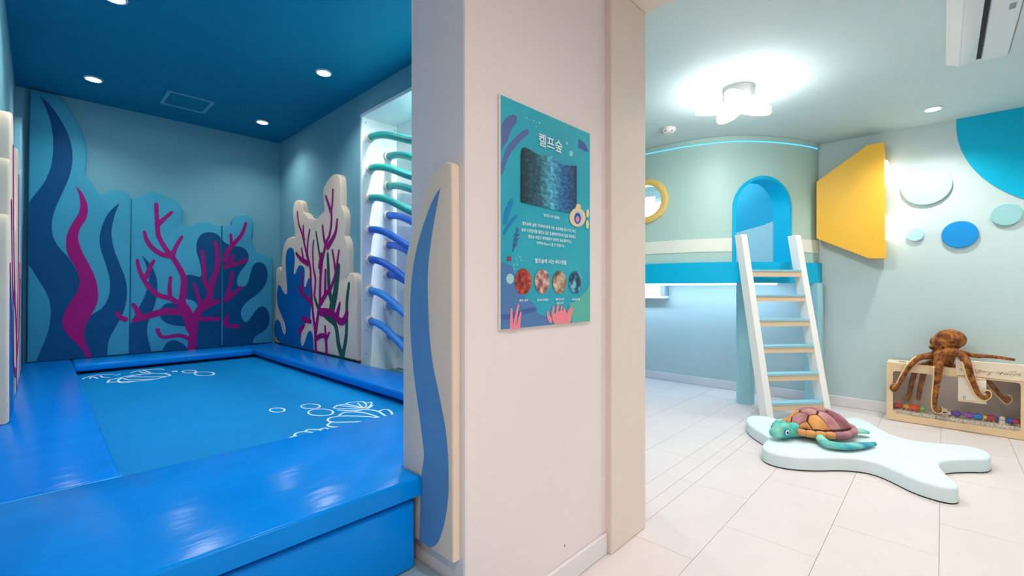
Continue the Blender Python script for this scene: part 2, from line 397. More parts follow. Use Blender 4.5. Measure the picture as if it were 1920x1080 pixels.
# padded skirt under the front pad, and the soft step in front
tag(MB().rbox((XL+0.003, PF+0.018, 0.215), (PADX-0.012, PF+0.10, MZ-0.076), 0.012, 3).build('skirt_cushion', VINYL, None, 40),
    'blue vinyl skirt cushion under the front pad of the trampoline', 'cushion')
tag(MB().rbox((XL-0.02, 0.70, 0.0), (PADX+0.025, PF+0.10, 0.213), 0.012, 2).build('soft_step', mat('grey_blue_vinyl', '#a7c6cf', 0.4, bump=0.05), None, 40),
    'pale grey blue padded step at the foot of the blue skirt', 'step')

# ================================================================== WALL PADS
fnF = lambda x, y: onY(x, y, 5.25); frF = frY(YF-0.001)
GP = 'blue foam panels with kelp and coral on the far wall'
def wallpad(name, px, fn, ax, fr, thick, m, label, zmin=None, it=2, r=0.012, group=None, cat='wall pad'):
    P = to2(px, fn, ax)
    if zmin is not None: P = [(p[0], max(p[1], zmin), *p[2:]) for p in P]
    P = chaikin(P, it)
    o = thing(name, (0, 0, 0), label, cat, group)
    c = fr(sum(p[0] for p in P)/len(P), min(p[1] for p in P), 0); o.location = c; o['_o'] = tuple(c)
    MB().prism(P, fr, 0.0, thick, r).build('foam_body', m, o, 35)
    return o
FT = 0.05
def art(parent, name, px, fn, ax, fr, lvl, m, zmin=None, it=2):
    P = to2(px, fn, ax)
    if zmin is not None: P = [(p[0], max(p[1], zmin), *p[2:]) for p in P]
    P = chaikin(P, it)
    return MB().prism(P, fr, FT-0.004, FT+0.0012*lvl).build(name, m, parent)
def coral(parent, name, lines, fn, ax, fr, lvl, m, scale, zmin=None, ft=None):
    """lines: (points, start width px, end width px)"""
    b = MB(); n = 0
    for pts, wa, wb in lines:
        P = to2(pts, fn, ax)
        if zmin is not None: P = [(p[0], max(p[1], zmin)) for p in P]
        S = smooth_line([(p[0], p[1]) for p in P], 5); N = len(S)
        b.ribbon(S, [(wa+(wb-wa)*i/(N-1))*scale for i in range(N)], fr, (ft or FT)-0.003, (ft or FT)+0.0012*lvl+n*0.00008); n += 1
    return b.build(name, m, parent)
ZM = MZ+0.002
P1 = [(50,682,1),(53,300),(56,168,1),(100,175),(118,186),(137,213),(152,241),(162,272),(163,298),(160,328,1),(171,340),(179,354),(187,364,1),(196,362),(205,357),(218,355),(232,358),(242,364),(246.5,374,1),(244,500),(242.5,664,1)]
P2 = [(243,664,1),(245,500),(247,373,1),(260,369),(270,363),(286,359),(299,361),(309,367),(327,374),(338,383),(345,396),(342,413),(342,420,1),(351,425.5),(360,422),(373,417),(386,416),(401,419),(416,423,1),(415,540),(414,648,1)]
P3 = [(414.7,648,1),(415.7,540),(417,423,1),(434,421.5,1),(435,414),(443,405),(456,401),(467.6,404),(475,414),(476.7,427),(471.5,447,1),(474,458),(480.6,473,1),(487,474),(500,477),(511.5,486,1),(511.5,560),(511.5,644,1)]
pf = [wallpad('foam_panel', P1, fnF, (0, 2), frF, FT, FOAM_L, 'tall blue foam panel with navy and magenta kelp strands', ZM, group=GP),
      wallpad('foam_panel', P2, fnF, (0, 2), frF, FT, FOAM_L, 'blue foam panel with a branching magenta coral, beside the kelp panel', ZM, group=GP),
      wallpad('foam_panel', P3, fnF, (0, 2), frF, FT, FOAM_L, 'narrow blue foam panel with navy blobs in the far corner', ZM, group=GP)]
a2 = (fnF, (0, 2), frF)
art(pf[0], 'kelp_print', [(75,180,1),(86,202),(94,225),(99,250),(100,270),(99,295),(94,320),(81,346),(65,365),(54,380,1),(53,400),(52,493,1),(64,511),(75,529),(87,548),(94,566),(96,588),(92,618),(83,642),(67,680,1),(152,673,1),(157,642),(158,612),(165,575),(158,545),(150,523),(143,505),(129,483),(112,466),(100,448),(96,424),(101,396),(112,372),(126,342),(134,320),(137,290),(132,262),(121,237),(106,212),(89,192)], *a2, 1, A_NAVY, ZM)
art(pf[0], 'kelp_print', [(224,380,1),(205,396),(194,415),(186,443),(187,462),(196,489),(204,513),(207,534),(204,558),(193,577),(177,587),(150,604),(140,640),(148,674,1),(201,668,1),(202,642),(209,626),(223,603),(235,577),(239,548),(236,523),(225,497),(212,464),(208,435),(212,416),(215,402)], *a2, 1.3, A_NAVY, ZM)
art(pf[0], 'kelp_print', [(142,348,1),(155,362),(162,377),(165.5,392),(162.5,410),(158,416),(147.5,432),(146,451),(155,475),(169,499),(181,526),(185,553),(181,574),(169,593),(158,615),(158,636),(166,655),(172,670,1),(161,670,1),(155,655),(134,636),(120,620),(116,604),(120,585),(134,564),(147,542),(150,523),(143,502),(127,480),(122.7,459),(126,435),(139,413),(145,405),(151,390),(150,372),(146,357)], *a2, 2, A_MAG, ZM)
art(pf[1], 'kelp_print', [(266,479,1),(281,493),(292,514),(296,535),(293,563),(286,584),(276,606),(275,627),(281,648),(284,664,1),(244,666,1),(244,610,1),(262,574),(273,551),(281,523),(275,499)], *a2, 1, A_NAVY, ZM)
S2 = [(388,435),(375,440),(368,455),(368,473),(375,491),(378,510),(377,520),(365,517),(354,514),(346,518,1),(345,560,1),(364,563),(373,575),(374,590),(366,600),(358,625),(356,655,1),(414,650,1),(473.6,646,1),(475,634),(484,627),(500,618),(506,603),(505,587),(497,575),(487,574),(477,585),(469,598),(460,607),(450.7,592),(453,577),(464,564),(484,551),(499,533),(502.6,512),(497,495),(484,490),(474,497),(470,510),(464,533),(456,538),(446,537),(443,528),(448,512),(461,497),(467,484),(464,471),(453,462),(438,462),(420,455),(412,443),(402,436)]
art(pf[1], 'reef_print', [(p[0], p[1], 1) for p in clipx(chaikin(S2, 2), 414.2, True)], *a2, 1, A_NAVY, ZM, 0)
art(pf[2], 'reef_print', [(p[0], p[1], 1) for p in clipx(chaikin(S2, 2), 417.2, False)], *a2, 1, A_NAVY, ZM, 0)
art(pf[1], 'reef_print', [(318,567),(339,572),(352,600),(354,612),(321,610),(302,600),(299,584),(305,572)], *a2, 1, A_NAVY, ZM)
art(pf[1], 'reef_print', [(303,664,1),(311,643),(325,636),(342,643),(354,660,1)], *a2, 1, A_NAVY, ZM)
SCF = 1.3*(onY(300, 500, 5.25)-onY(299, 500, 5.25)).length
tri = [([(359,656),(363,615),(362,603),(348,584),(342,566),(344,542),(344.7,523),(337.6,505),(322,480),(311,467),(298,444),(295,422),(293,383)],13,6),
 ([(296,421),(308,410),(322,398)],8,5),([(322,480),(304,477),(286,465),(275,450),(271,435)],10,5),([(324,477),(330,462),(340.7,444)],8,5),
 ([(342,575),(321,560),(299,554),(281,540),(269,523),(261,505),(257.6,488)],10,5),([(273.5,520),(281,502),(288,489)],7,5),([(319,558),(318,538),(320,520)],7,5),
 ([(350,586),(311,584),(275,593),(253,600)],14,9),([(262,594),(256.7,581),(250,571)],9,6),([(357.5,636),(336,629),(305,632),(295,618)],7,6),
 ([(362,603),(376,578),(391,561),(396,535),(405,509),(408,489),(406.7,468),(403,454)],14,6),([(394,543),(384,530),(382,496),(378.7,471)],8,6),([(378,580),(373,561),(364,533)],8,5),
 ([(360,615),(352,590),(345,575)],20,14),([(383,577),(400,568),(408,565)],9,9),([(366,600),(385,598),(408,598)],8,8)]
coral(pf[1], 'coral_print', tri, *a2, 2, A_MAG, SCF, ZM)
coral(pf[0], 'coral_print', [([(234,598.5),(226,595),(219,587)],9,6)], *a2, 2, A_MAG, SCF, ZM)
for ln in ([([(423,489),(427,471),(440,455),(453,440),(461,418)],10,5),([(434,458),(432.6,440)],6,5)],[([(423,501),(432,497),(448,494),(463,486)],9,6),([(430,497),(438,480)],6,6)],
  [([(423,562),(435,553),(450.7,538)],10,5),([(425,556),(431,535),(435,511)],8,5)],[([(422,603),(427,610),(448,612)],9,7),([(423,603),(427,591)],7,6)]):
    coral(pf[2], 'coral_print', ln, *a2, 2, A_MAG, SCF, ZM)
# ---- cream panel on the right wall
RT_ = 0.055
fnR = lambda x, y: onX(x, y, XR-RT_); frR = frX(XR-0.001)
o5, s5, o6, s6 = (505, 310), 5.683, (505, 490), 5.144
PR = [(513.7,646,1),(514.7,599),(517,548),(517,509),(519.6,500.7),(525,500),(527.5,508,1),(528.8,479),(531.4,459.6),(538.4,446.4),(547,443.4),(553,445,1),(552,429.7),(549,408.5),(549,389),(552.5,377.7),(557.8,374),(564,377.7),(567,389),(568.7,398,1),(575.4,402.4),(578,408,1),(583,409),(593,411),(601,401.5),(608,396,1),(606,380),(605,354),(610.6,343.4),(619,331),(628,325),(636,328.5),(638.7,341.7),(639,385.7,1),(644,392.7),(646.7,408.5),(645,442,1),(650,452.5),(652,468),(652,500),(650.5,517),(647.5,522,1),(654.7,511.4),(662,511),(667.5,521),(669,540),(669,690,1)]
pr = wallpad('foam_panel', PR, fnR, (1, 2), frR, RT_, FOAM_C, 'cream foam panel with purple coral, green weed and a blue reef', ZM)
FT = RT_
aR = (fnR, (1, 2), frR)
art(pr, 'reef_print', [(544.6,463),(551.6,468),(553.4,486),(551.7,501),(550.7,513),(553.6,515),(558.5,501),(563,496),(571,501),(572,511),(570,536),(573,540),(578,521),(583,523),(586.6,548),(584.7,567),(581.8,591),(584,604),(569,606),(565,624),(564,643),(568,651),(573,637),(578,622),(583,619),(587.6,630),(588.6,665,1),(530,650,1),(518.6,637),(514.9,624),(515.7,603),(520.6,598),(526,604),(530,622),(534,629),(536.7,622),(535,606),(526,587),(520.6,571),(519,554),(520.6,538),(523.5,533),(527,538),(533,550),(537,553),(539.6,546),(537,519),(536,499),(535.8,486),(537.5,470)], *aR, 1, A_BLUE, ZM)
SCR = 1.6*(onX(600, 500, XR)-onX(600, 499, XR)).length
for ln in ([([(593,435),(598,468),(602,493),(601,510)],3,6)],[([(615,477),(615.8,500),(617.8,544),(625.5,575)],5,9),([(635,500),(629.4,548),(623,577)],8,14)],[([(590.5,558),(598,579),(614,595),(629.4,610),(635,645),(642,672)],5,9),([(654.7,533),(650.8,568),(649.8,626),(643,672)],5,7)]):
    coral(pr, 'weed_print', ln, *aR, 1.5, A_GREEN, SCR, ZM+0.01, RT_)
pur = [([(558,398),(560.4,419),(566.6,437),(571,456),(576,479),(582,501),(583.7,538),(585.7,568),(588.6,599),(591.5,622),(592.5,668)],3,6),([(569,423),(569.5,437),(571,450)],3,4),([(581,431),(578,451),(577,474),(580,492)],3,4),([(588.6,452),(587,468),(588,500),(592,525),(589.6,554)],3,4),
 ([(556,475),(565,486),(578,494)],4,7),([(566,466),(569,484)],3,4),([(561.4,537),(567,550),(584,567)],5,7),([(566,507),(568,544)],3,5),([(569,597),(583,603)],9,5),([(561.4,622),(571,609)],9,4),
 ([(624.7,356),(623.8,380),(622,395),(622,415),(618.5,440),(612,456),(605.3,486),(603,505),(601,529),(600,568),(596.4,593),(592.5,625)],3,6),([(611.5,368),(617.6,386),(621,398)],3,5),([(605.3,423),(608,447),(612,460)],3,6),([(632.6,412),(629,438),(615,463)],3,7),
 ([(636,470),(629.5,513),(621.6,538),(610,554),(602,568)],3,7),([(623.8,469),(627,488),(629,505)],3,4),([(602,585),(621.6,587),(639,603),(647,598),(651,587)],9,7),([(633,590),(638,568)],8,3),([(594,635),(603,629),(611,634),(613,668)],6,5),([(610,611.5),(612,637)],3,5),([(612,637),(617.8,624)],5,3),([(611,507),(610,554)],4,5),([(604,480),(600,500)],9,7)]
coral(pr, 'coral_print', pur, *aR, 2.5, A_MAG, SCR, ZM, RT_)
# ---- panels on the left wall
FT = 0.05
fnL = lambda u, v: Vector((XL+0.04, u, v)); frL = frXp(XL+0.001)
def L(y0, pts): return [(y0+p[0], p[1], *p[2:]) for p in pts]
PLc = L(0, [(2.95,ZM,1),(2.95,1.0),(2.96,1.36),(3.0,1.44),(3.06,1.40),(3.08,1.3,1),(3.085,1.62),(3.12,1.71),(3.18,1.68),(3.2,1.55,1),(3.205,1.86),(3.27,1.97),(3.42,1.95),(3.5,1.8),(3.54,1.5),(3.7,1.4),(3.9,1.45),(4.02,1.75),(4.1,1.95),(4.25,1.99),(4.38,1.9),(4.42,1.6),(4.5,1.38),(4.62,1.3),(4.68,1.1),(4.68,ZM,1)])
pl = wallpad('foam_panel', PLc, fnL, (1, 2), frL, 0.04, FOAM_C, 'cream foam panel with coral on the wall facing the climbing niche', ZM)
PLb = L(0, [(4.71,ZM,1),(4.71,1.3),(4.73,1.5),(4.80,1.56),(4.86,1.5,1),(4.87,1.9),(4.93,2.0),(5.0,1.9,1),(5.01,2.3),(5.08,2.42),(5.16,2.4),(5.24,2.3,1),(5.24,ZM,1)])
plb = wallpad('foam_panel', PLb, fnL, (1, 2), frL, 0.04, mat('light_blue_foam', '#7fc0d4', 0.55, bump=0.05), 'light blue foam panel in the corner beside the tall kelp panel', ZM)
aL = (fnL, (1, 2), frL)
coral(pl, 'coral_print', [([(3.8,ZM+0.04),(3.8,0.8),(3.55,1.1),(3.4,1.4),(3.35,1.8)],.06,.03),([(3.8,.8),(4.05,1.1),(4.15,1.4),(4.2,1.8)],.06,.03),([(3.6,1.02),(3.3,1.1),(3.15,1.5)],.05,.03),([(3.8,.7),(4.2,.85),(4.4,1.25)],.05,.03),([(3.75,.62),(3.3,.75),(3.02,1.2)],.05,.03)], *aL, 2.5, A_MAG, 1.0, ZM+0.03, 0.04)
FT = 0.04
art(pl, 'reef_print', [(2.98,ZM,1),(2.98,.9),(3.02,1.2),(3.1,1.1),(3.15,.8),(3.25,.9),(3.3,1.2),(3.4,1.0),(3.4,ZM,1)], *aL, 1, A_BLUE, ZM)
coral(pl, 'weed_print', [([(3.5,ZM+.04),(3.45,.9),(3.55,1.2)],.05,.03)], *aL, 1.5, A_GREEN, 1.0, ZM+0.03, 0.04)
coral(pl, 'weed_print', [([(4.5,ZM+.04),(4.45,.8),(4.55,1.15)],.05,.03)], *aL, 1.5, A_GREEN, 1.0, ZM+0.03, 0.04)
art(plb, 'reef_print', [(4.75,ZM,1),(4.75,.8),(4.78,1.2),(4.84,1.2),(4.88,.9),(4.95,1.0),(4.98,1.5),(5.05,1.6),(5.12,1.3),(5.18,1.2),(5.22,ZM,1)], *aL, 1, A_NAVY, ZM)
# ---- panel on the end of the poster wall
PT = PX0-0.836
fnP = lambda x, y: onX(x, y, 0.836); frP = frX(PX0-0.001); FT = PT
PP = [(849,1085,1),(849,313),(846.7,305),(838,302),(829,305),(813,324),(802,347),(789,380),(778,413),(769,447),(761,480),(757,520),(755,600),(755,860),(756,1012,1)]
pp = wallpad('foam_panel', PP, fnP, (1, 2), frP, PT, FOAM_C, 'tall cream foam panel with one blue kelp blade on the pillar', 0.292, r=0.008)
o8, o1 = (740, 280), (740, 840)
art(pp, 'kelp_print', [(826,353,1),(813,372),(799,410),(790,437),(781,470),(774,510),(770,560),(770,610),(773,660),(779,720),(788,780),(794,830),(797,855),(791,890),(789,950),(787,1038,1),(808,1058,1),(822,1020),(835,980),(842,930),(842,890),(841,850),(836,800),(824,740),(811,680),(805,620),(803,560),(802,520),(806,470),(812,430),(820,385)], *(fnP, (1, 2), frP), 1.2, A_STEEL, 0.296)

# ================================================================== CLIMBING TUBES
RING = mat('cream_collar', '#ecdcd0', 0.5)
TC = [mat('teal_tube', '#0aa39c', 0.4, spec=0.5), mat('blue_tube', '#0b63cf', 0.4, spec=0.5), mat('sky_tube', '#2b8be3', 0.4, spec=0.5)]
yA, yB = NY1-0.03, NY0+0.03
rows_f = [258, 316, 372, 431, 487, 545, 602]; rows_b = [294, 350, 405, 460, 515, 572, 628]
GT = 'curved climbing tubes in the white niche'
def tubeobj(px, py, ci, where, nth):
    p = onY(px, py, yA); N = 26; path = []; amp = min(0.105+0.04*(py-258)/344, (p.z-0.475)/2)
    for i in range(N+1):
        t = i/N; y = yA+(yB-yA)*t; path.append((p.x, y, p.z-amp*(1-math.cos(2*math.pi*t))))
    nm = ('teal', 'dark blue', 'sky blue')[ci]
    o = thing('climbing_tube', (p.x, (yA+yB)/2, p.z-0.25), f'{nm} curved climbing tube, {nth} from the top of the {where} row in the niche', 'tube', GT)
    MB().tube(path, 0.029, 14).build('tube_sleeve', TC[ci], o, True)
    for k, y in ((1, yA), (-1, yB)):
        MB().lathe([(0.030, 0.001), (0.043, 0.001), (0.043, 0.018), (0.037, 0.024), (0.029, 0.024)], (p.x, y, p.z), (0, -k, 0), 20, True).build('collar', RING, o, 40)
ORD = ('first', 'second', 'third', 'fourth', 'fifth', 'sixth', 'seventh')
for k, y in enumerate(rows_f): tubeobj(694, y, 0 if k < 3 else (1 if k < 5 else 2), 'front', ORD[k])
for k, y in enumerate(rows_b): tubeobj(727, y, 0 if k < 2 else (1 if k < 5 else 2), 'back', ORD[k])

# ================================================================== CEILING FITTINGS, TRAMPOLINE ROOM
GLOW = mat('downlight_lens', '#fff6ec', 0.4, emit=25, ecol='#fff4e6')
TRIM = mat('downlight_trim', '#e8eef0', 0.4)
def downlight(x, y, zc, watts, label, group, r=0.045, colr=(1, 0.95, 0.88), spot=135, loc=None):
    p = loc or onZ(x, y, zc); o = thing('downlight', (p.x, p.y, zc-0.012), label, 'downlight', group)
    MB().lathe([(r, 0.0005), (r*1.22, 0.0005), (r*1.28, 0.004), (r*1.25, 0.0118), (r, 0.0118)], (p.x, p.y, zc-0.012), (0, 0, 1), 24, True).build('trim_ring', TRIM, o, 40)
    MB().lathe([(r*0.99, 0.003), (r*0.99, 0.011)], (p.x, p.y, zc-0.012), (0, 0, 1), 20).build('lens', GLOW, o)
    light('SPOT', (p.x, p.y, zc-0.03), watts, o, 0.045, colr, spot, 0.9)
    return o
GD = 'downlights in the blue ceiling'
downlight(175, 147, CL, W_TRAMP, 'round downlight in the blue ceiling near the tall kelp panel', GD)
downlight(607, 135, CL, W_TRAMP, 'round downlight in the blue ceiling near the climbing niche', GD)
downlight(492, 228, CL, W_TRAMP*0.9, 'round downlight in the blue ceiling over the far corner', GD)
downlight(215, -6, CL, W_TRAMP*1.1, 'round downlight in the blue ceiling over the pad that faces the niche', GD)
downlight(0, 0, CL, W_TRAMP*1.3, 'round downlight in the blue ceiling over the front pad', GD, loc=Vector((0.95, 2.0, CL)))
hc = [onZ(x, y, CL-0.004) for x, y in ((308,167),(411,192),(390,216),(291,190))]
hx0, hx1 = min(p.x for p in hc)+0.03, max(p.x for p in hc)-0.03; hy0, hy1 = min(p.y for p in hc)+0.02, max(p.y for p in hc)-0.02
hatch = thing('access_hatch', ((hx0+hx1)/2, (hy0+hy1)/2, CL-0.008), 'flat blue access hatch with a pale frame in the ceiling', 'hatch')
HF = mat('hatch_frame', '#5fa9c0', 0.4); b = MB()
for lo, hi in (((hx0, hy0), (hx1, hy0+0.03)), ((hx0, hy1-0.03), (hx1, hy1)), ((hx0, hy0+0.03), (hx0+0.03, hy1-0.03)), ((hx1-0.03, hy0+0.03), (hx1, hy1-0.03))):
    b.rbox((*lo, CL-0.008), (*hi, CL-0.0003), 0.003, 1)
b.build('hatch_frame', HF, hatch); MB().box((hx0+0.035, hy0+0.035, CL-0.004), (hx1-0.035, hy1-0.035, CL-0.0003)).build('hatch_door', CEIL_L, hatch)
# light of the climbing niche comes from a lamp under its top board
nl = tag(MB().rbox((NX-0.14, 1.75, NZ-0.05), (NX-0.08, 2.75, NZ-0.0305), 0.006, 2).build('niche_lamp', mat('niche_lamp_lens', '#ffffff', 0.4, emit=W_NICHE, ecol='#f2fbff')),
    'slim white strip lamp under the top board of the climbing niche', 'lamp')
# ================================================================== POSTER
def text_mesh(body):
    c = bpy.data.curves.new('lettering', 'FONT'); c.body = body; c.resolution_u = 3; c.offset = 0.012
    o = bpy.data.objects.new('lettering', c); col.objects.link(o)
    dg = bpy.context.evaluated_depsgraph_get(); me = bpy.data.meshes.new_from_object(o.evaluated_get(dg))
    vs = [v.co.copy() for v in me.vertices]; fs = [tuple(p.vertices) for p in me.polygons]
    bpy.data.objects.remove(o); bpy.data.curves.remove(c); bpy.data.meshes.remove(me); return vs, fs
def put_text(body, u0, u1, v0, v1, fr, wv, m, parent, name='lettering'):
    vs, fs = text_mesh(body)
    if not vs: return
    x0, x1 = min(v.x for v in vs), max(v.x for v in vs); y0, y1 = min(v.y for v in vs), max(v.y for v in vs)
    return MB().add([fr(u0+(v.x-x0)/(x1-x0)*(u1-u0), v0+(v.y-y0)/(y1-y0)*(v1-v0), wv) for v in vs], fs).build(name, m, parent)
PYf = PY0-0.010
fnO = lambda x, y: onY(x, y, PYf); axO = (0, 2); frO = frY(PY0)
qx0, qx1, qz0, qz1 = 1.001, 1.497, 0.969, 1.708
po = thing('poster', ((qx0+qx1)/2, PY0-0.005, qz0), 'turquoise kelp forest information poster on the white wall', 'poster')
PB = bpy.data.materials.new('poster_print'); PB.use_nodes = True; nt = PB.node_tree; b_ = nt.nodes['Principled BSDF']; b_.inputs['Roughness'].default_value = 0.45
no = nt.nodes.new('ShaderNodeTexNoise'); no.inputs['Scale'].default_value = 3.0; rp = nt.nodes.new('ShaderNodeValToRGB')
tc = nt.nodes.new('ShaderNodeTexCoord'); nt.links.new(tc.outputs['Object'], no.inputs[0]); nt.links.new(no.outputs[0], rp.inputs[0]); nt.links.new(rp.outputs[0], b_.inputs['Base Color'])
rp.color_ramp.elements[0].position = 0.35; rp.color_ramp.elements[0].color = lin('#219fbc'); rp.color_ramp.elements[1].position = 0.7; rp.color_ramp.elements[1].color = lin('#2bb7c5')
MB().rbox((qx0-0.004, PY0-0.0095, qz0-0.002), (qx1+0.004, PY0-0.0005, qz1+0.004), 0.0015, 1).build('board', WHITE, po)
MB().prism([(qx0, qz0), (qx1, qz0), (qx1, qz1), (qx0, qz1)], frO, 0.0085, 0.0102).build('print_sheet', PB, po)
lv = [0.0104]
def pshape(name, px, m, it=2, off=None, sc=None):
    P = to2(zz(px, off, sc) if off else px, fnO, axO); P = [(min(max(p[0], qx0), qx1), min(max(p[1], qz0), qz1), *p[2:]) for p in P]
    lv[0] += 0.00006
    return MB().prism(chaikin(P, it), frO, lv[0]-0.0003, lv[0]).build(name, m, po)
def pline(name, lines, m, off, sc, w0_, w1_):
    b = MB()
    for ln in lines:
        lv[0] += 0.00003; S = smooth_line([(p[0], p[1]) for p in to2(zz(ln, off, sc), fnO, axO)], 4); N = len(S)
        S = [Vector((min(max(s.x, qx0+0.003), qx1-0.003), min(max(s.y, qz0+0.003), qz1-0.003))) for s in S]
        b.ribbon(S, [w0_+(w1_-w0_)*i/(N-1) for i in range(N)], frO, lv[0]-0.0002, lv[0])
    return b.build(name, m, po)
oA, sA, oB, sB, oC, sC, oD, sD = (935,170), 7.714, (935,300), 9.0, (960,390), 9.82, (935,480), 7.714
PURP = mat('purple_print', '#5b6fa8', 0.5); KB = mat('blue_kelp_print', '#0f86c0', 0.5); PINK = mat('pink_print', '#f08a98', 0.5); ROCK = mat('violet_rock_print', '#4f7cb2', 0.5)
GRN = mat('sea_green_print', '#5db7a8', 0.5); PALE = mat('pale_aqua_print', '#8fd6e6', 0.5); NAVP = mat('indigo_print', '#4160a0', 0.5)
pshape('kelp_print', [(40,500,1),(100,390),(170,350),(240,345),(275,400),(260,470),(200,530),(160,620),(130,730),(90,780),(60,830),(40,870,1)], PURP, 2, oA, sA)
pshape('kelp_print', [(440,590),(420,560),(370,565),(280,630),(200,720),(140,780),(90,870),(60,960),(35,1070,1),(35,1230,1),(60,1200),(80,1130),(100,1070),(140,960),(180,900),(230,830),(300,740),(390,660),(440,610)], PURP, 2, oA, sA)
pshape('flag_print', [(1155,700,1),(1240,750),(1300,880,1),(1260,885),(1150,820,1)], NAVP, 1, oA, sA)
for x, y, r in ((403,395,8),(455,425,7),(505,435,9),(545,455,6),(590,465,11),(543,522,8),(985,760,16),(1045,910,30)):
    pshape('bubble_print', [(x+r*math.cos(a*0.785), y+r*1.5*math.sin(a*0.785)) for a in range(8)], PALE, 1, oA, sA)
pshape('rock_print', [(35,100,1),(110,110),(200,150),(220,250),(240,480),(330,570),(430,640),(540,720),(550,830),(640,860),(740,920),(790,990,1),(35,1060,1)], ROCK, 2, oD, sD)
pshape('rock_print', [(35,840),(120,850),(300,790),(480,740),(540,740),(550,800),(400,830),(200,900),(35,930)], NAVP, 2, oD, sD)
pshape('weed_print', [(1320,380,1),(1270,500),(1200,560),(1080,680),(1010,660),(1040,800),(1060,970,1),(1320,950,1)], GRN, 2, oD, sD)
pshape('kelp_print', [(240,645),(200,660),(110,830),(80,960),(75,1080),(130,1080),(150,1000),(200,850),(245,700)], KB, 2, oB, sB)
pshape('kelp_print', [(320,915),(280,930),(150,1060),(60,1250),(90,1280),(200,1100),(310,960)], KB, 2, oB, sB)
pline('fern_print', [[(90,370),(70,550),(10,800)],[(85,450),(40,510)],[(80,450),(120,400)],[(75,530),(30,600)],[(75,530),(125,480)],[(60,620),(10,690)],[(60,620),(115,560)],[(30,720),(90,650)]], NAVP, oC, sC, 0.007, 0.004)
pshape('urchin_print', [(160+58*math.cos(a*0.52), 330+75*math.sin(a*0.52)) for a in range(12)], mat('pale_urchin_print', '#a5d3d8', 0.5), 1, oD, sD)
pshape('tag_print', [(118,5,1),(180,5,1),(180,78,1),(118,75,1)], mat('brick_red_print', '#8a4560', 0.5), 1, oD, sD)
for x, y in ((250,35),(285,15),(320,60),(220,130),(262,125),(218,185),(310,20)):
    pshape('bubble_print', [(x+9*math.cos(a*0.785), y+13*math.sin(a*0.785)) for a in range(8)], PALE, 1, oD, sD)
pline('coral_print', [[(180,1030),(178,900),(178,770)],[(230,1030),(240,900),(280,710)],[(280,1020),(295,900),(315,820)]], PINK, oD, sD, 0.017, 0.008)
pshape('coral_print', [(765,850),(790,960),(805,985,1),(1020,972,1),(1030,870),(960,800),(850,800)], PINK, 2, oD, sD)
pline('coral_print', [[(800,920),(775,830),(785,745)],[(850,900),(840,800),(852,705)],[(905,880),(900,800),(905,735)],[(950,880),(945,800),(938,765)],[(1000,900),(1000,830),(1035,745)],[(1015,920),(1030,840),(1060,775)],[(740,930),(715,880),(698,815)]], PINK, oD, sD, 0.020, 0.010)
SEA = bpy.data.materials.new('kelp_photo_print'); SEA.use_nodes = True; nt = SEA.node_tree; b_ = nt.nodes['Principled BSDF']; b_.inputs['Roughness'].default_value = 0.4
tc = nt.nodes.new('ShaderNodeTexCoord'); sp = nt.nodes.new('ShaderNodeSeparateXYZ'); nt.links.new(tc.outputs['Generated'], sp.inputs[0])
r1 = nt.nodes.new('ShaderNodeValToRGB'); nt.links.new(sp.outputs[0], r1.inputs[0]); cr = r1.color_ramp; cr.elements.new(0.3); cr.elements.new(0.5); cr.elements.new(0.72)
for e, (p, c) in zip(cr.elements, ((0, '#20303e'), (0.3, '#2f6a80'), (0.5, '#5cc4e6'), (0.72, '#2b78b8'), (1.0, '#2c4668'))): e.position = p; e.color = lin(c)
vo = nt.nodes.new('ShaderNodeTexNoise'); vo.inputs['Scale'].default_value = 16; vo.inputs['Detail'].default_value = 8; nt.links.new(tc.outputs['Generated'], vo.inputs[0])
r2 = nt.nodes.new('ShaderNodeValToRGB'); nt.links.new(vo.outputs[0], r2.inputs[0]); r2.color_ramp.elements[0].position = 0.42; r2.color_ramp.elements[0].color = (0.12, 0.12, 0.12, 1); r2.color_ramp.elements[1].position = 0.66; r2.color_ramp.elements[1].color = (1.5, 1.5, 1.4, 1)
mx = nt.nodes.new('ShaderNodeMix'); mx.data_type = 'RGBA'; mx.blend_type = 'MULTIPLY'; mx.inputs[0].default_value = 0.6; nt.links.new(r1.outputs[0], mx.inputs[6]); nt.links.new(r2.outputs[0], mx.inputs[7]); nt.links.new(mx.outputs[2], b_.inputs['Base Color'])
pshape('kelp_photo', [(975.8,290,1),(977,282),(980,276),(989.5,279),(1002.4,286.7),(1013,292.5),(1028,291),(1038.7,294.5),(1050,307),(1060.5,310.5),(1080.5,311,1),(1080.5,380,1),(1077,389),(1066,399.5,1),(1049.4,396),(975.5,379,1)], SEA, 1)
reds = [ramp_mat('urchin_photo', [(0.3, '#3a1420'), (0.5, '#a8352a'), (0.7, '#d8683a')], 60), ramp_mat('reef_fish_photo', [(0.35, '#4a3a48'), (0.5, '#b0796a'), (0.65, '#d8c0b8')], 40),
        ramp_mat('sea_lion_photo', [(0.35, '#5a4038'), (0.5, '#a98a6a'), (0.65, '#e0c8b8')], 40), ramp_mat('otter_photo', [(0.38, '#1d3550'), (0.52, '#2a6a90'), (0.65, '#7cc4dc')], 40)]
for (cx, cy, rx, ry), m_ in zip(((347,370,122,190),(622,370,112,178),(872,380,98,170),(1105,380,96,164)), reds):
    pshape('animal_photo', [(cx+rx*math.cos(a*math.pi/8), cy+ry*math.sin(a*math.pi/8)) for a in range(16)], m_, 2, oD, sD)
CREAMP = mat('cream_print', '#ecd3a8', 0.5); YEL = mat('soft_yellow_print', '#efe0a0', 0.5)
ellp = lambda cx, cy, rx, ry: [(cx+rx*math.cos(a*math.pi/8), cy+ry*math.sin(a*math.pi/8)) for a in range(16)]
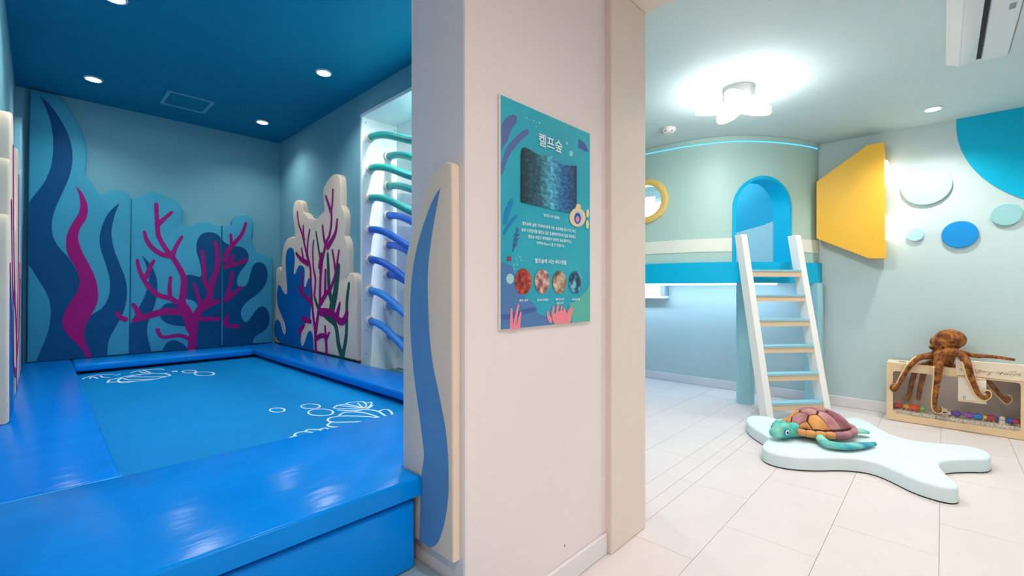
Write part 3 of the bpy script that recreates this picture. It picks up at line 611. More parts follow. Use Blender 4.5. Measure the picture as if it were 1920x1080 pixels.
pshape('mini_submarine_print', ellp(1335, 800, 42, 60), CREAMP, 1, oB, sB)
pshape('mini_submarine_print', ellp(1490, 900, 24, 75), YEL, 1, oB, sB); pshape('mini_submarine_print', ellp(1487, 1090, 24, 75), YEL, 1, oB, sB)
pshape('mini_submarine_print', ellp(1320, 970, 138, 160), CREAMP, 1, oB, sB)
pshape('mini_submarine_print', ellp(1330, 980, 78, 120), mat('lilac_print', '#b9c4e6', 0.5), 1, oB, sB)
pshape('mini_submarine_print', ellp(1320, 985, 55, 95), mat('deep_blue_print', '#2058a8', 0.5), 1, oB, sB)
pshape('mini_submarine_print', ellp(1320, 1000, 30, 55), mat('rose_print', '#e090a0', 0.5), 1, oB, sB)
lv[0] += 0.0004
def ptext(body, pa, pb, hpx, off=None, sc=None):
    (a, b) = zz([pa, pb], off, sc) if off else (pa, pb)
    A, B = fnO(*a), fnO(*b); zc = (A.z+B.z)/2
    mid = ((a[0]+b[0])/2, (a[1]+b[1])/2); hh = abs(fnO(mid[0], mid[1]-hpx/2).z-fnO(mid[0], mid[1]+hpx/2).z)/2
    put_text(body, A.x, B.x, zc-hh, zc+hh, frO, lv[0], INK, po)
ptext('켈프숲', (565,690), (908,830), 23, oA, sA)
ptext("'캘리포니아' 켈프숲", (565,130), (860,185), 6.0, oC, sC)
ptext('켈프숲에 살면 거대해조류에 사는 포유류를 만나기도 하고,', (172,275), (1168,440), 6.5, oC, sC)
ptext('숲의 나뭇잎처럼 켈프도 많은 동물에게 먹이와 집을 제공해요.', (160,390), (1165,545), 6.5, oC, sC)
ptext('켈프는 차갑고 영양염류가 풍부한 물을 좋아하고,', (283,520), (1082,628), 6.5, oC, sC)
ptext('하루에 45cm나 클 수 있답니다.', (438,640), (958,705), 6.0, oC, sC)
ptext('켈프숲에 사는 바다생물', (510,60), (970,100), 8.5, oD, sD)
ptext('붉은 성게', (290,640), (410,640), 5.0, oD, sD); ptext('캘리포니아혹돔', (545,635), (705,635), 4.6, oD, sD)
ptext('캘리포니아', (815,625), (937,625), 4.6, oD, sD); ptext('바다사자', (828,682), (932,680), 4.6, oD, sD); ptext('바다수달', (1050,628), (1162,626), 4.6, oD, sD)

# ================================================================== SUBMARINE PLAYHOUSE
HULL = mat('hull_sage_paint', '#b7d6cf', 0.42, var=0.02, vscale=2); SUBB = mat('cyan_blue_paint', '#00b6e2', 0.45, spec=0.25, var=0.02); STRIPE = mat('off_white_stripe', '#eef0e4', 0.5)
SUBY = mat('warm_yellow_paint', '#f9bf3c', 0.45, var=0.02); POST = mat('pale_blue_paint', '#9ccfdb', 0.5, var=0.02)
plan = smooth_line([(WX-0.012, 0.86), (5.06, 0.875), (4.91, 0.935), (4.745, 1.02), (4.585, 1.12), (4.445, 1.235), (4.325, 1.365), (4.235, 1.545), (4.17, 1.78), (4.14, 2.12), (4.13, 2.6), (4.13, 3.2), (4.13, 3.98)], 16)
cum = [0.0]
for a, b in zip(plan, plan[1:]): cum.append(cum[-1]+(b-a).length)
SL = cum[-1]
def planpt(s, off=0.0):
    """point on the hull's plan curve, off metres outwards (towards the room)"""
    s = min(max(s, 0), SL); i = 0
    lo, hi = 0, len(cum)-2
    while lo < hi:
        mid = (lo+hi+1)//2
        if cum[mid] <= s: lo = mid
        else: hi = mid-1
    i = lo; t = (s-cum[i])/(cum[i+1]-cum[i]); p = plan[i].lerp(plan[i+1], t)
    def tn(j): j = min(max(j, 1), len(plan)-2); return (plan[j+1]-plan[j-1]).normalized()
    d = tn(i).lerp(tn(i+1), t).normalized(); return Vector((p.x-d.y*off, p.y+d.x*off))
def s_at_px(x):
    lo, hi = 0.0, SL
    for _ in range(50):
        mid = (lo+hi)/2; p = planpt(mid)
        if pxx(p) > x: lo = mid
        else: hi = mid
    return lo
# outward must point towards the room (-X); flip when the curve normal points at the wall
SGN = 1 if planpt(1.0, 0.1).x < planpt(1.0).x else -1
def PP3(s, z, off=0.0): p = planpt(s, off*SGN); return Vector((p.x, p.y, z))
Z0, Z1 = 1.335, CR-0.002
sA_ = s_at_px(1432); AW = 0.262; ATOP = 2.085; ASP = ATOP-AW
sP = s_at_px(1213); PZ, PRo, PRi = 1.955, 0.215, 0.158
sub = thing('submarine_playhouse', (4.6, 2.2, 0.0), 'sage green submarine playhouse on a raised blue deck with arched entrance', 'playhouse')
ss = sorted(set([round(i*0.025, 4) for i in range(int(SL/0.025)+1)]+[SL]+[round(sA_+AW*math.cos(math.pi*i/32), 5) for i in range(33)]+[round(sP+PRi*math.cos(math.pi*i/24), 5) for i in range(25)]))
ss = [s for i, s in enumerate(ss) if i == 0 or s-ss[i-1] > 1e-4]
hb = MB()
def colq(s0, s1, a0, b0, a1, b1):
    for off in (0.0, -0.05):
        hb.add([PP3(s0, a0, off), PP3(s1, a1, off), PP3(s1, b1, off), PP3(s0, b0, off)], [(0, 1, 2, 3)])
for s0, s1 in zip(ss, ss[1:]):
    mid = (s0+s1)/2
    if abs(mid-sA_) < AW:
        f_ = lambda s: ASP+math.sqrt(max(AW*AW-(s-sA_)**2, 0)); colq(s0, s1, f_(s0), Z1, f_(s1), Z1)
    elif abs(mid-sP) < PRi:
        g_ = lambda s: math.sqrt(max(PRi*PRi-(s-sP)**2, 0)); colq(s0, s1, Z0, PZ-g_(s0), Z0, PZ-g_(s1)); colq(s0, s1, PZ+g_(s0), Z1, PZ+g_(s1), Z1)
    else: colq(s0, s1, Z0, Z1, Z0, Z1)
hull = hb.build('hull', HULL, sub, 40)
def band(name, sa, sb, z0, z1, o0, o1, m, step=0.03, parent=sub):
    n = max(2, int((sb-sa)/step)); b = MB(); v = []
    for i in range(n+1):
        s = sa+(sb-sa)*i/n; v += [PP3(s, z0, o0), PP3(s, z0, o1), PP3(s, z1, o1), PP3(s, z1, o0)]
    f = [(4*i+k, 4*i+(k+1) % 4, 4*i+4+(k+1) % 4, 4*i+4+k) for i in range(n) for k in range(4)]+[(0, 1, 2, 3), (4*n+3, 4*n+2, 4*n+1, 4*n)]
    return b.add(v, f).build(name, m, parent, 40)
band('stripe', 0.0, sA_-AW-0.03, 1.432, 1.552, -0.001, 0.006, STRIPE); band('stripe', sA_+AW+0.03, SL, 1.432, 1.552, -0.001, 0.006, STRIPE)
band('cornice', 0.0, SL, 2.426, CR-0.002, -0.04, 0.014, HULL)
LEDB = mat('blue_led_strip', '#20b4ff', 0.4, emit=1.6, ecol='#4cc4ff')
band('led_strip', 0.03, SL, 2.4205, 2.4255, 0.001, 0.005, LEDB)
# deck
poly = [PP3(SL*i/90, 0, 0.03) for i in range(91)]; poly = [(p.x, p.y) for p in poly]
poly[0] = (WX-0.001, poly[0][1]); poly = poly+[(WX-0.001, 3.98)]
MB().prism(poly, frZ(1.147), 0.0, Z0-1.147).build('deck', SUBB, sub, 40)
# arched entrance lining
path = [(sA_-AW, Z0)]+[(sA_-AW, Z0+(ASP-Z0)*k/4) for k in range(1, 5)]+[(sA_-AW*math.cos(math.pi*k/28), ASP+AW*math.sin(math.pi*k/28)) for k in range(1, 28)]+[(sA_+AW, ASP-(ASP-Z0)*k/4) for k in range(0, 5)]
v = []; n = len(path)
for (s, z) in path:
    c = Vector((s-sA_, max(z-ASP, 0))); d = c.normalized() if z > ASP else Vector((math.copysign(1, s-sA_), 0))
    so, zo = s+d.x*0.026, z+d.y*0.026; si, zi = s-d.x*0.002, z-d.y*0.002
    v += [PP3(si, zi, 0.016), PP3(so, zo, 0.016), PP3(so, zo, 0.0), PP3(si, zi, -0.16)]
f = [(4*i+k, 4*i+(k+1) % 4, 4*i+4+(k+1) % 4, 4*i+4+k) for i in range(n-1) for k in range(4)]+[(0, 1, 2, 3), (4*n-1, 4*n-2, 4*n-3, 4*n-4)]
MB().add(v, f).build('entrance_arch', SUBB, sub, 50)
# porthole ring
nn = 40; v = []
for k in range(nn):
    a = 2*math.pi*k/nn; cs, sn = math.cos(a), math.sin(a)
    for rr, off in ((PRi-0.004, -0.05), (PRi-0.004, 0.024), (PRi+0.01, 0.032), (PRo-0.012, 0.032), (PRo, 0.022), (PRo, 0.0)): v.append(PP3(sP+rr*cs, PZ+rr*sn, off))
f = [(6*k+j, 6*k+j+1, 6*((k+1) % nn)+j+1, 6*((k+1) % nn)+j) for k in range(nn) for j in range(5)]
MB().add(v, f).build('porthole_ring', mat('pale_yellow_paint', '#f6cf78', 0.45), sub, 40)
GLASS = mat('clear_acrylic', '#f4fbff', 0.05, trans=1.0, alpha=0.25)
v = [PP3(sP, PZ, -0.02)]+[PP3(sP+(PRi-0.003)*math.cos(2*math.pi*k/nn), PZ+(PRi-0.003)*math.sin(2*math.pi*k/nn), -0.02) for k in range(nn)]
MB().add(v, [(0, k+1, (k+1) % nn+1) for k in range(nn)]).build('porthole_pane', GLASS, sub)
# lining board on the wall inside the cabin, blue with a paler lower piece
lin_lo, lin_hi = mat('cabin_pale', '#a8cfdd', 0.6), mat('cabin_blue', '#12a6d2', 0.6)
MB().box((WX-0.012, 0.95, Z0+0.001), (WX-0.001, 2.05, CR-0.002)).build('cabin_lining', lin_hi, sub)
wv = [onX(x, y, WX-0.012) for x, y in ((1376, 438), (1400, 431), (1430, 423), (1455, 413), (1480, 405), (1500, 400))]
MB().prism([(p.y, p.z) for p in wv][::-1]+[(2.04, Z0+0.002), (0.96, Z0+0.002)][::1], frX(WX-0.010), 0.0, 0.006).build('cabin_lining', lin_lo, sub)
# posts
def post(cx, cy, hw, rot):
    P = []; ch = hw*0.42
    for (a, b) in ((hw, hw-ch), (hw-ch, hw), (-hw+ch, hw), (-hw, hw-ch), (-hw, -hw+ch), (-hw+ch, -hw), (hw-ch, -hw), (hw, -hw+ch)):
        c_, s_ = math.cos(rot), math.sin(rot); P.append((cx+a*c_-b*s_, cy+a*s_+b*c_))
    MB().prism(P, frZ(0), 0.0, 1.147).build('post', POST, sub)
fp_ = onZ(1401, 758, 0); post(fp_.x+0.05, fp_.y+0.03, 0.075, 0.2)
rp_ = onX(1526, 752, WX-0.085); post(rp_.x, rp_.y, 0.068, 0.0)
UND = mat('cool_led_strip', '#eaf6ff', 0.4, emit=E_UNDER, ecol='#cfe8ff')
MB().box((WX-0.30, 1.15, 1.132), (WX-0.26, 3.9, 1.1465)).build('under_deck_lamp', UND, sub)
# daylight window in the cabin wall, seen through the porthole
win = thing('window_1', (WX-0.02, 2.75, 1.60), 'bright white framed window inside the submarine cabin', 'window'); win['kind'] = 'structure'
WF = mat('window_frame_white', '#f2f6f8', 0.4)
for lo, hi in (((2.30, 1.60), (3.20, 1.65)), ((2.30, 2.13), (3.20, 2.18)), ((2.30, 1.65), (2.35, 2.13)), ((3.15, 1.65), (3.20, 2.13)), ((2.74, 1.65), (2.78, 2.13))):
    MB().rbox((WX-0.045, lo[0], lo[1]), (WX-0.001, hi[0], hi[1]), 0.004, 1).build('window_frame', WF, win)
MB().box((WX-0.012, 2.35, 1.65), (WX-0.004, 3.15, 2.13)).build('window_pane', mat('daylit_frosted_pane', '#f4fbff', 0.4, emit=9.0, ecol='#eaf6ff'), win)
# box lamp on the wall below the deck
bl = thing('lamp_box', (WX-0.06, 2.55, 0.985), 'small white wall box with a grey end cap under the blue deck', 'wall box')
pa, pb = onX(1247, 560, WX-0.10), onX(1247, 533, WX-0.10)
MB().rbox((WX-0.11, pa.y+0.05, pa.z+0.035), (WX-0.001, pa.y+0.75, pb.z), 0.008, 2).build('case', WHITE, bl, 40)
MB().rbox((WX-0.105, pa.y, pa.z+0.04), (WX-0.001, pa.y+0.05, pb.z-0.01), 0.006, 2).build('end_cap', mat('grey_cap', '#9fb0c0', 0.5), bl, 40)
MB().rbox((WX-0.125, pa.y-0.01, pa.z), (WX-0.001, pa.y+0.76, pa.z+0.035), 0.005, 1).build('base_tray', mat('tray_white', '#e6ecf4', 0.45), bl, 40)

# ---- tail fin
fx = WX-0.165; FP = to2([(1531,341),(1531,447),(1628,484),(1660,484.5),(1657.5,266.5),(1626,272.5)], lambda x, y: onX(x, y, fx), (1, 2))
fin = thing('tail_fin', (WX-0.08, sum(p[1-1] for p in FP)/6, min(p[1] for p in FP)), 'large yellow trapezoid tail fin with edge lamps on the wall', 'tail fin')
bm_ = MB().prism(FP, frX(WX-0.03), 0.0, 0.135); bm_.build('fin_body', SUBY, fin)
yr = min(p[0] for p in FP); b = MB()
for za, zb in ((1.52, 1.72), (2.0, 2.2)):
    MB().rbox((WX-0.125, yr-0.012, za), (WX-0.05, yr-0.0005, zb), 0.003, 1).build('edge_lamp', mat('edge_lamp_lens', '#ffffff', 0.4, emit=E_FIN, ecol='#fff9f0'), fin)
MB().box((WX-0.03, yr+0.05, 1.5), (WX-0.001, yr+0.35, 2.2)).build('standoff', WHITE, fin)
# ---- wall discs
GB = 'round bubble discs on the submarine wall'
def disc(cx, cy, ex, ey, col_, nm, label, th=0.022):
    c = onX(cx, cy, WX-th); l = onX(ex, cy, WX-th); t = onX(cx, ey, WX-th); r = (abs(l.y-c.y)+abs(t.z-c.z))/2
    return tag(MB().lathe([(r, 0.0), (r, th-0.004), (r-0.004, th)], (WX-0.0005, c.y, c.z), (-1, 0, 0), 56).build('bubble_disc', mat(nm, col_, 0.5), None, 30), label, 'disc', GB)
disc(1736, 348, 1785, 311, '#b0cfd8', 'ice_blue_disc', 'medium ice blue wall disc beside the yellow tail fin')
disc(1716, 440, 1732, 427, '#a9d3e6', 'baby_blue_disc', 'smallest baby blue wall disc')
disc(1799.5, 439.5, 1835, 414, '#008bd4', 'strong_blue_disc', 'deep blue wall disc')
disc(1887, 402, 1918, 381, '#94c8cc', 'soft_teal_disc', 'soft teal wall disc below the huge cyan one')
pts = [onX(x, y, WX) for x, y in ((1793, 232), (1826, 318), (1916, 372))]
def circ(a, b, c):
    ax, ay, bx, by, cx, cy = a.y, a.z, b.y, b.z, c.y, c.z; d = 2*(ax*(by-cy)+bx*(cy-ay)+cx*(ay-by))
    ux = ((ax*ax+ay*ay)*(by-cy)+(bx*bx+by*by)*(cy-ay)+(cx*cx+cy*cy)*(ay-by))/d; uy = ((ax*ax+ay*ay)*(cx-bx)+(bx*bx+by*by)*(ax-cx)+(cx*cx+cy*cy)*(bx-ax))/d
    return ux, uy, math.hypot(ax-ux, ay-uy)
uy_, uz_, ur_ = circ(*pts); C = []
N_ = 90
for k in range(N_):
    a = 2*math.pi*k/N_; C.append((uy_+ur_*math.cos(a), min(uz_+ur_*math.sin(a), CR-0.001)))
C2 = [C[0]]
for p in C[1:]:
    if abs(p[0]-C2[-1][0])+abs(p[1]-C2[-1][1]) > 1e-5: C2.append(p)
tag(MB().prism(C2, frX(WX-0.0005), 0.0, 0.008).build('bubble_disc', mat('cyan_disc', '#00b2d8', 0.5, spec=0.2)), 'huge cyan wall disc cut off by the ceiling', 'disc', GB)

# ---- ladder
ld_l, ld_r = onZ(1447, 796, 0), onZ(1550, 792, 0)
WOOD = mat('light_wood', '#e6c9a8', 0.5, var=0.06, vscale=30, stretch=(1, 1, 8)); LW = mat('ladder_white', '#f3efeb', 0.45); TREAD = mat('tread_pad_blue', '#93cbdc', 0.5)
wdir = (ld_r-ld_l); lw = wdir.length; wdir.normalize(); ndir = Vector((-wdir.y, wdir.x, 0))
if ndir.dot(FW) < 0: ndir = -ndir
LEAN, LT = 0.352, 1.572
lad = thing('ladder', ((ld_l.x+ld_r.x)/2, (ld_l.y+ld_r.y)/2, 0), 'white wooden ladder with pale blue treads leaning to the arched entrance', 'ladder')
def lp3(u, t, d=0.0): return ld_l + wdir*u + ndir*(LEAN*t/LT+d) + Vector((0, 0, t))
for k in (0, 1):
    u0, u1 = (-0.042, 0.012) if k == 0 else (lw-0.012, lw+0.042)
    v = []
    for t, dd in ((0.0, 0), (LT, 0)):
        for u, d in ((u0, -0.02), (u1, -0.02), (u1, 0.075), (u0, 0.075)): q = lp3(u, t, d); v.append(q)
    MB().add(v, [(0,3,2,1),(4,5,6,7),(0,1,5,4),(1,2,6,5),(2,3,7,6),(3,0,4,7)]).build('stringer', LW, lad)
for k, t in enumerate((0.150, 0.378, 0.602, 0.820, 1.028, 1.244)):
    for nm, z0, z1, m_, ex in (('tread', t-0.045, t, WOOD, 0.0), ('tread_pad', t+0.0002, t+0.016, TREAD, 0.006)):
        v = []
        for z in (z0, z1):
            for u, d in ((0.0125, -0.015-ex), (lw-0.0125, -0.015-ex), (lw-0.0125, 0.07), (0.0125, 0.07)):
                q = ld_l + wdir*u + ndir*(LEAN*t/LT+d) + Vector((0, 0, z)); v.append(q)
        o_ = MB().add(v, [(0,3,2,1),(4,5,6,7),(0,1,5,4),(1,2,6,5),(2,3,7,6),(3,0,4,7)])
        if nm == 'tread': tp = o_.build(nm, m_, lad)
        else: o_.build(nm, m_, tp)
# ================================================================== STARFISH MAT
SM = 0.085
SP = [(1398,788),(1400,780),(1420,778),(1450,782),(1470,790),(1500,797),(1545,797),(1575,787),(1590,781),(1610,782),(1630,790),(1657,808),(1687,820),(1730,828),(1797,833),(1830,838),(1853,846),(1860,855),(1850,861),(1813,860),(1773,862),(1759,868),(1766,879),(1783,896),(1797,907),(1797,914),(1782,915),(1757,910),(1713,897),(1663,873),(1633,863),(1607,859),(1580,857),(1523,858),(1490,856),(1460,852),(1437,845),(1428,838),(1430,830),(1441,821),(1430,812),(1408,799)]
P = chaikin([(p.x, p.y) for p in (onZ(x, y, SM) for x, y in SP)], 2)
sm = thing('starfish_mat', (sum(p[0] for p in P)/len(P), sum(p[1] for p in P)/len(P), 0.0), 'pale ice blue starfish shaped floor cushion under the plush turtle', 'floor cushion')
MB().prism(P, frZ(0.007), 0.0, SM-0.007, 0.016).build('cushion_cover', mat('pale_ice_fabric', '#dcebee', 0.7, bump=0.12, bscale=25, var=0.02), sm, 40)
MB().prism(P, frZ(0.001), 0.0, 0.006).build('black_base', mat('base_black', '#0c0c0e', 0.8), sm)  # thin black layer under the cushion cover

# ================================================================== PLUSH TURTLE
fwd = (-RT*0.955 - FW*0.295).normalized(); lft = Vector((-fwd.y, fwd.x, 0))
tc_ = onZ(1540, 815, SM+0.02) ; tc_ = Vector((tc_.x, tc_.y, SM)) + FW*0.05
TM = Matrix(((fwd.x, lft.x, 0, tc_.x), (fwd.y, lft.y, 0, tc_.y), (0, 0, 1, tc_.z), (0, 0, 0, 1)))
tu = thing('plush_turtle', tuple(tc_), 'plush sea turtle with brown pink shell and turquoise flippers on the starfish cushion', 'plush toy')
TA, TB, TH, TZ = 0.225, 0.185, 0.135, 0.045
def dome(x, y, lift=0.0):
    r2 = min(x*x+y*y, 1.0); return Vector((x*TA, y*TB*(1-0.12*x), TZ+lift+TH*(1-r2**1.15)**0.75))
SHD = mat('dark_shell_seams', '#3d1a1e', 0.8); TQ = ramp_mat('turquoise_plush', [(0.3, '#1f7f9a'), (0.5, '#4fb8ae'), (0.7, '#9ad6bd')], 9, rough=0.85)
v = []; f = []; nr, na = 10, 40
for i in range(nr+1):
    for k in range(na):
        a = 2*math.pi*k/na; rr = i/nr; v.append(dome(rr*math.cos(a), rr*math.sin(a)))
for i in range(nr):
    for k in range(na): f.append((i*na+k, (i+1)*na+k, (i+1)*na+(k+1) % na, i*na+(k+1) % na))
MB().add(v, f).build('shell', SHD, tu, True, TM)
# belly
MB().ell((0, 0, 0.045), (TA*0.95, TB*0.95, 0.043), seg=28, rings=8).build('belly', mat('cream_plush', '#d9c49a', 0.9, bump=0.1), tu, True, TM)
# rim of marginal plates
RIMS = [mat('rim_mauve', '#a8737e', 0.85, bump=0.1, bscale=60), mat('rim_orange', '#d9995f', 0.85, bump=0.1, bscale=60), mat('rim_rose', '#b9838a', 0.85, bump=0.1, bscale=60)]
NR_ = 24
for k in range(NR_):
    pth = []
    for j in range(5):
        a = 2*math.pi*(k+0.04+0.92*j/4)/NR_; sc_ = 0.99 + (0.05 if abs(math.sin(a)) < 0.5 and math.cos(a) < 0 else 0)
        pth.append(Vector((TA*sc_*math.cos(a), TB*sc_*math.sin(a)*(1-0.12*math.cos(a)), TZ+0.012)))
    a = 2*math.pi*(k+0.5)/NR_; mi = 1 if (math.cos(a) > 0.35 or (math.cos(a) < -0.75 and math.sin(a) < 0)) else (0 if k % 2 else 2)
    MB().tube(pth, [0.020, 0.024, 0.0245, 0.024, 0.020], 8).build('rim_plate', RIMS[mi], tu, True, TM)
SCU = [ramp_mat('scute_rose', [(0.3, '#8c4f5c'), (0.55, '#c08a86'), (0.75, '#dcb0a0')], 9, rough=0.9), ramp_mat('scute_orange', [(0.3, '#a86a4a'), (0.55, '#dc9a55'), (0.75, '#e8b880')], 9, rough=0.9), ramp_mat('scute_plum', [(0.3, '#6a3344'), (0.55, '#9a5f66'), (0.75, '#c89490')], 9, rough=0.9)]
xs = [0.88, 0.50, 0.14, -0.22, -0.56, -0.88]; hw = 0.30; zg = 0.10
SC = []
for i in range(5):
    xa, xb = xs[i], xs[i+1]; mxx = (xa+xb)/2; ya = 0.16 if i == 0 else hw-zg; yb = 0.16 if i == 4 else hw-zg
    SC.append(([(xa, -ya), (mxx, -hw-zg*0.4), (xb, -yb), (xb, yb), (mxx, hw+zg*0.4), (xa, ya)], 0 if i != 4 else 2))
mids = [(xs[i]+xs[i+1])/2 for i in range(5)]
for sg in (-1, 1):
    for i in range(4):
        xa, xb = mids[i], mids[i+1]; xm = xs[i+1]
        def edge(x): return math.sqrt(max(0.93**2-x*x, 0.0))
        SC.append(([(xa, sg*(hw+zg*0.4)), (xm, sg*(hw-zg)), (xb, sg*(hw+zg*0.4)), (xb-0.02, sg*edge(xb-0.02)), (xm, sg*edge(xm)), (xa+0.02, sg*edge(xa+0.02))], (1, 0, 2, 2)[i] if sg > 0 else (1, 0, 0, 2)[i]))
    SC.append(([(0.88, sg*0.17), (mids[0], sg*(hw+zg*0.4)), (mids[0]+0.02, sg*edge(mids[0]+0.02)), (0.88, sg*edge(0.88)*0.95)], 1))
for poly_, mi in SC:
    cx = sum(p[0] for p in poly_)/len(poly_); cy = sum(p[1] for p in poly_)/len(poly_); E = []
    for a, b in zip(poly_, poly_[1:]+poly_[:1]):
        for j in range(4): E.append((a[0]+(b[0]-a[0])*j/4, a[1]+(b[1]-a[1])*j/4))
    v = []; f = []; n = len(E)
    for (k_, lf) in ((0.89, -0.001), (0.86, 0.005), (0.72, 0.009), (0.4, 0.011)):
        for (x, y) in E: v.append(dome(cx+(x-cx)*k_, cy+(y-cy)*k_, lf))
    v.append(dome(cx, cy, 0.009))
    for r_ in range(3):
        for i in range(n): f.append((r_*n+i, r_*n+(i+1) % n, (r_+1)*n+(i+1) % n, (r_+1)*n+i))
    for i in range(n): f.append((3*n+i, 3*n+(i+1) % n, 4*n))
    MB().add(v, f).build('scute', SCU[mi], tu, True, TM)
# head with snout, brow and eyes
hd = MB(); hx = TA+0.075
hd.ell((hx, 0, 0.062), (0.075, 0.058, 0.056), seg=20, rings=14); hd.ell((hx+0.055, 0, 0.052), (0.045, 0.040, 0.036), seg=16, rings=10); hd.tube([(TA-0.06, 0, 0.055), (hx, 0, 0.06)], [0.05, 0.045], 14)
for sg in (-1, 1): hd.ell((hx+0.012, sg*0.040, 0.088), (0.034, 0.020, 0.022), seg=12, rings=8)
hd.ell((hx-0.01, 0, 0.105), (0.03, 0.02, 0.02), seg=10, rings=8)
head = hd.build('head', TQ, tu, True, TM); rm = head.modifiers.new('blend', 'REMESH'); rm.mode = 'VOXEL'; rm.voxel_size = 0.005; rm.use_smooth_shade = True
sm_ = head.modifiers.new('soften', 'SMOOTH'); sm_.iterations = 6
for sg in (-1, 1):
    MB().ell((hx+0.022, sg*0.054, 0.066), (0.017, 0.008, 0.017), seg=14, rings=10).build('eye', mat('eye_white', '#eef2f2', 0.3), head, True, TM)
    MB().ell((hx+0.024, sg*0.0605, 0.066), (0.009, 0.0035, 0.009), seg=12, rings=8).build('pupil', mat('eye_black', '#0a0d12', 0.15), head, True, TM)
    MB().ell((hx+0.022, sg*0.052, 0.067), (0.022, 0.006, 0.022), seg=14, rings=10).build('eye_patch', mat('eye_patch_blue', '#1f6f9c', 0.8), head, True, TM)
# flippers: flattened tapered paddles
def flipper(pts, wid, th, name='flipper'):
    S = smooth_line(pts, 6); N = len(S); v = []; f = []; seg = 10
    for i, p in enumerate(S):
        t = (S[min(i+1, N-1)]-S[max(i-1, 0)]).normalized(); q = Vector((-t.y, t.x, 0)).normalized(); u = i/(N-1)
        wv_ = wid*(0.55+0.9*u)*(1-u**4) if u < 0.95 else wid*0.28; hv = th*(1-0.5*u)
        for k in range(seg): a = 2*math.pi*k/seg; v.append(p+q*wv_*math.cos(a)+Vector((0, 0, hv*math.sin(a))))
    for i in range(N-1):
        for k in range(seg): f.append((i*seg+k, i*seg+(k+1) % seg, (i+1)*seg+(k+1) % seg, (i+1)*seg+k))
    f.append(tuple(range(seg))); f.append(tuple((N-1)*seg+k for k in range(seg)))
    return MB().add(v, f).build(name, TQ2, tu, True, TM)
TQ2 = ramp_mat('striped_turquoise_plush', [(0.35, '#2c7fb0'), (0.5, '#4fb3b6'), (0.65, '#9fd8bd')], 5, rough=0.85, stretch=(2.2, 0.7, 1))
flipper([(0.13,0.12,.045),(0.19,0.22,.035),(0.12,0.275,.028),(0.0,0.285,.025),(-0.14,0.285,.02)], 0.042, 0.026)
flipper([(0.08,-0.12,.045),(0.10,-0.20,.035),(0.02,-0.245,.028),(-0.08,-0.255,.025),(-0.2,-0.255,.02)], 0.042, 0.026)
flipper([(-0.18,0.08,.045),(-0.25,0.11,.04),(-0.31,0.13,.03)], 0.042, 0.02); flipper([(-0.18,-0.08,.045),(-0.25,-0.11,.04),(-0.31,-0.13,.03)], 0.042, 0.02)
flipper([(-0.19,0,.045),(-0.25,0,.04),(-0.285,0,.035)], 0.022, 0.015, 'tail')

# ================================================================== DISPLAY TANK
PLY = mat('plywood', '#efcfa6', 0.5, var=0.05, vscale=8, stretch=(1, 1, 10)); PLY2 = mat('pale_plywood', '#f2dfc6', 0.5, var=0.04, vscale=8, stretch=(1, 1, 8))
bx0 = 4.895; bl_ = onZ(1662, 787, 0); by1 = bl_.y; by0 = by1-1.02; bt = onX(1663, 679, bx0).z; bx1 = WX-0.035
fnB = lambda x, y: onX(x, y, bx0); frB = frX(bx0+0.012)
tk = thing('display_tank', ((bx0+bx1)/2, (by0+by1)/2, 0), 'plywood display tank with clear front window beside the ladder', 'display tank')
th = 0.012
wl, wr_, wt, wb = fnB(1674, 700).y, fnB(1914, 750).y, fnB(1674, 695).z, fnB(1674, 775).z
# front board with a rounded window: outer and inner outlines bridged
def rrect(a0, a1, b0, b1, r, n=5):
    o = []
    for (cx, cy, st) in ((a1-r, b1-r, 0), (a0+r, b1-r, 90), (a0+r, b0+r, 180), (a1-r, b0+r, 270)):
        for k in range(n+1): an = math.radians(st+90*k/n); o.append((cx+r*math.cos(an), cy+r*math.sin(an)))
    return o
def board_hole(name, a0, a1, b0, b1, h, r, fr, w0, w1, m, parent):
    I = rrect(*h, r); O = rrect(a0, a1, b0, b1, 0.004); n = len(I); v = []
    for P_, w_ in ((O, w0), (O, w1), (I, w1), (I, w0)): v += [fr(p[0], p[1], w_) for p in P_]
    f = [(k*n+i, k*n+(i+1) % n, ((k+1) % 4)*n+(i+1) % n, ((k+1) % 4)*n+i) for k in range(4) for i in range(n)]
    return MB().add(v, f).build(name, m, parent)
board_hole('front_board', by0, by1, 0.004, bt, (wr_, wl, wb, wt), 0.022, frB, 0.0, 0.012, PLY, tk)
MB().box((bx0+0.0125, by0+th, 0.02), (bx0+0.0155, by1-th, bt-0.012)).build('window_pane', mat('acrylic_sheet', '#ffffff', 0.04, trans=1.0, alpha=0.2), tk)
MB().rbox((bx0+0.012, by1-th, 0.004), (bx1, by1, bt), 0.002, 1).build('end_board', PLY2, tk); MB().rbox((bx0+0.012, by0, 0.004), (bx1, by0+th, bt), 0.002, 1).build('end_board', PLY2, tk)
MB().box((bx1-0.008, by0+th, 0.004), (bx1, by1-th, bt)).build('back_board', mat('mauve_grey_lining', '#ddcdc2', 0.6, var=0.05), tk)
MB().box((bx0+0.0125, by0+th, 0.004), (bx1-0.008, by1-th, 0.016)).build('bottom_board', PLY2, tk)
# top board with a hand hole and a long slot for the octopus
ts_ = fnB(1717, 690).y
board_hole('top_board', bx0+0.0125, bx1-0.0085, ts_, by1-th, (bx0+0.07, bx1-0.06, ts_+0.06, by1-0.07), 0.03, lambda u, v_, w_: Vector((u, v_, bt+w_)), -0.010, 0.0, PLY2, tk)
ts2 = fnB(1792, 690).y
MB().rbox((bx0+0.0125, by0+th, bt-0.010), (bx1-0.0085, fnB(1812, 690).y, bt-0.004), 0.002, 1).build('top_board', PLY2, tk)
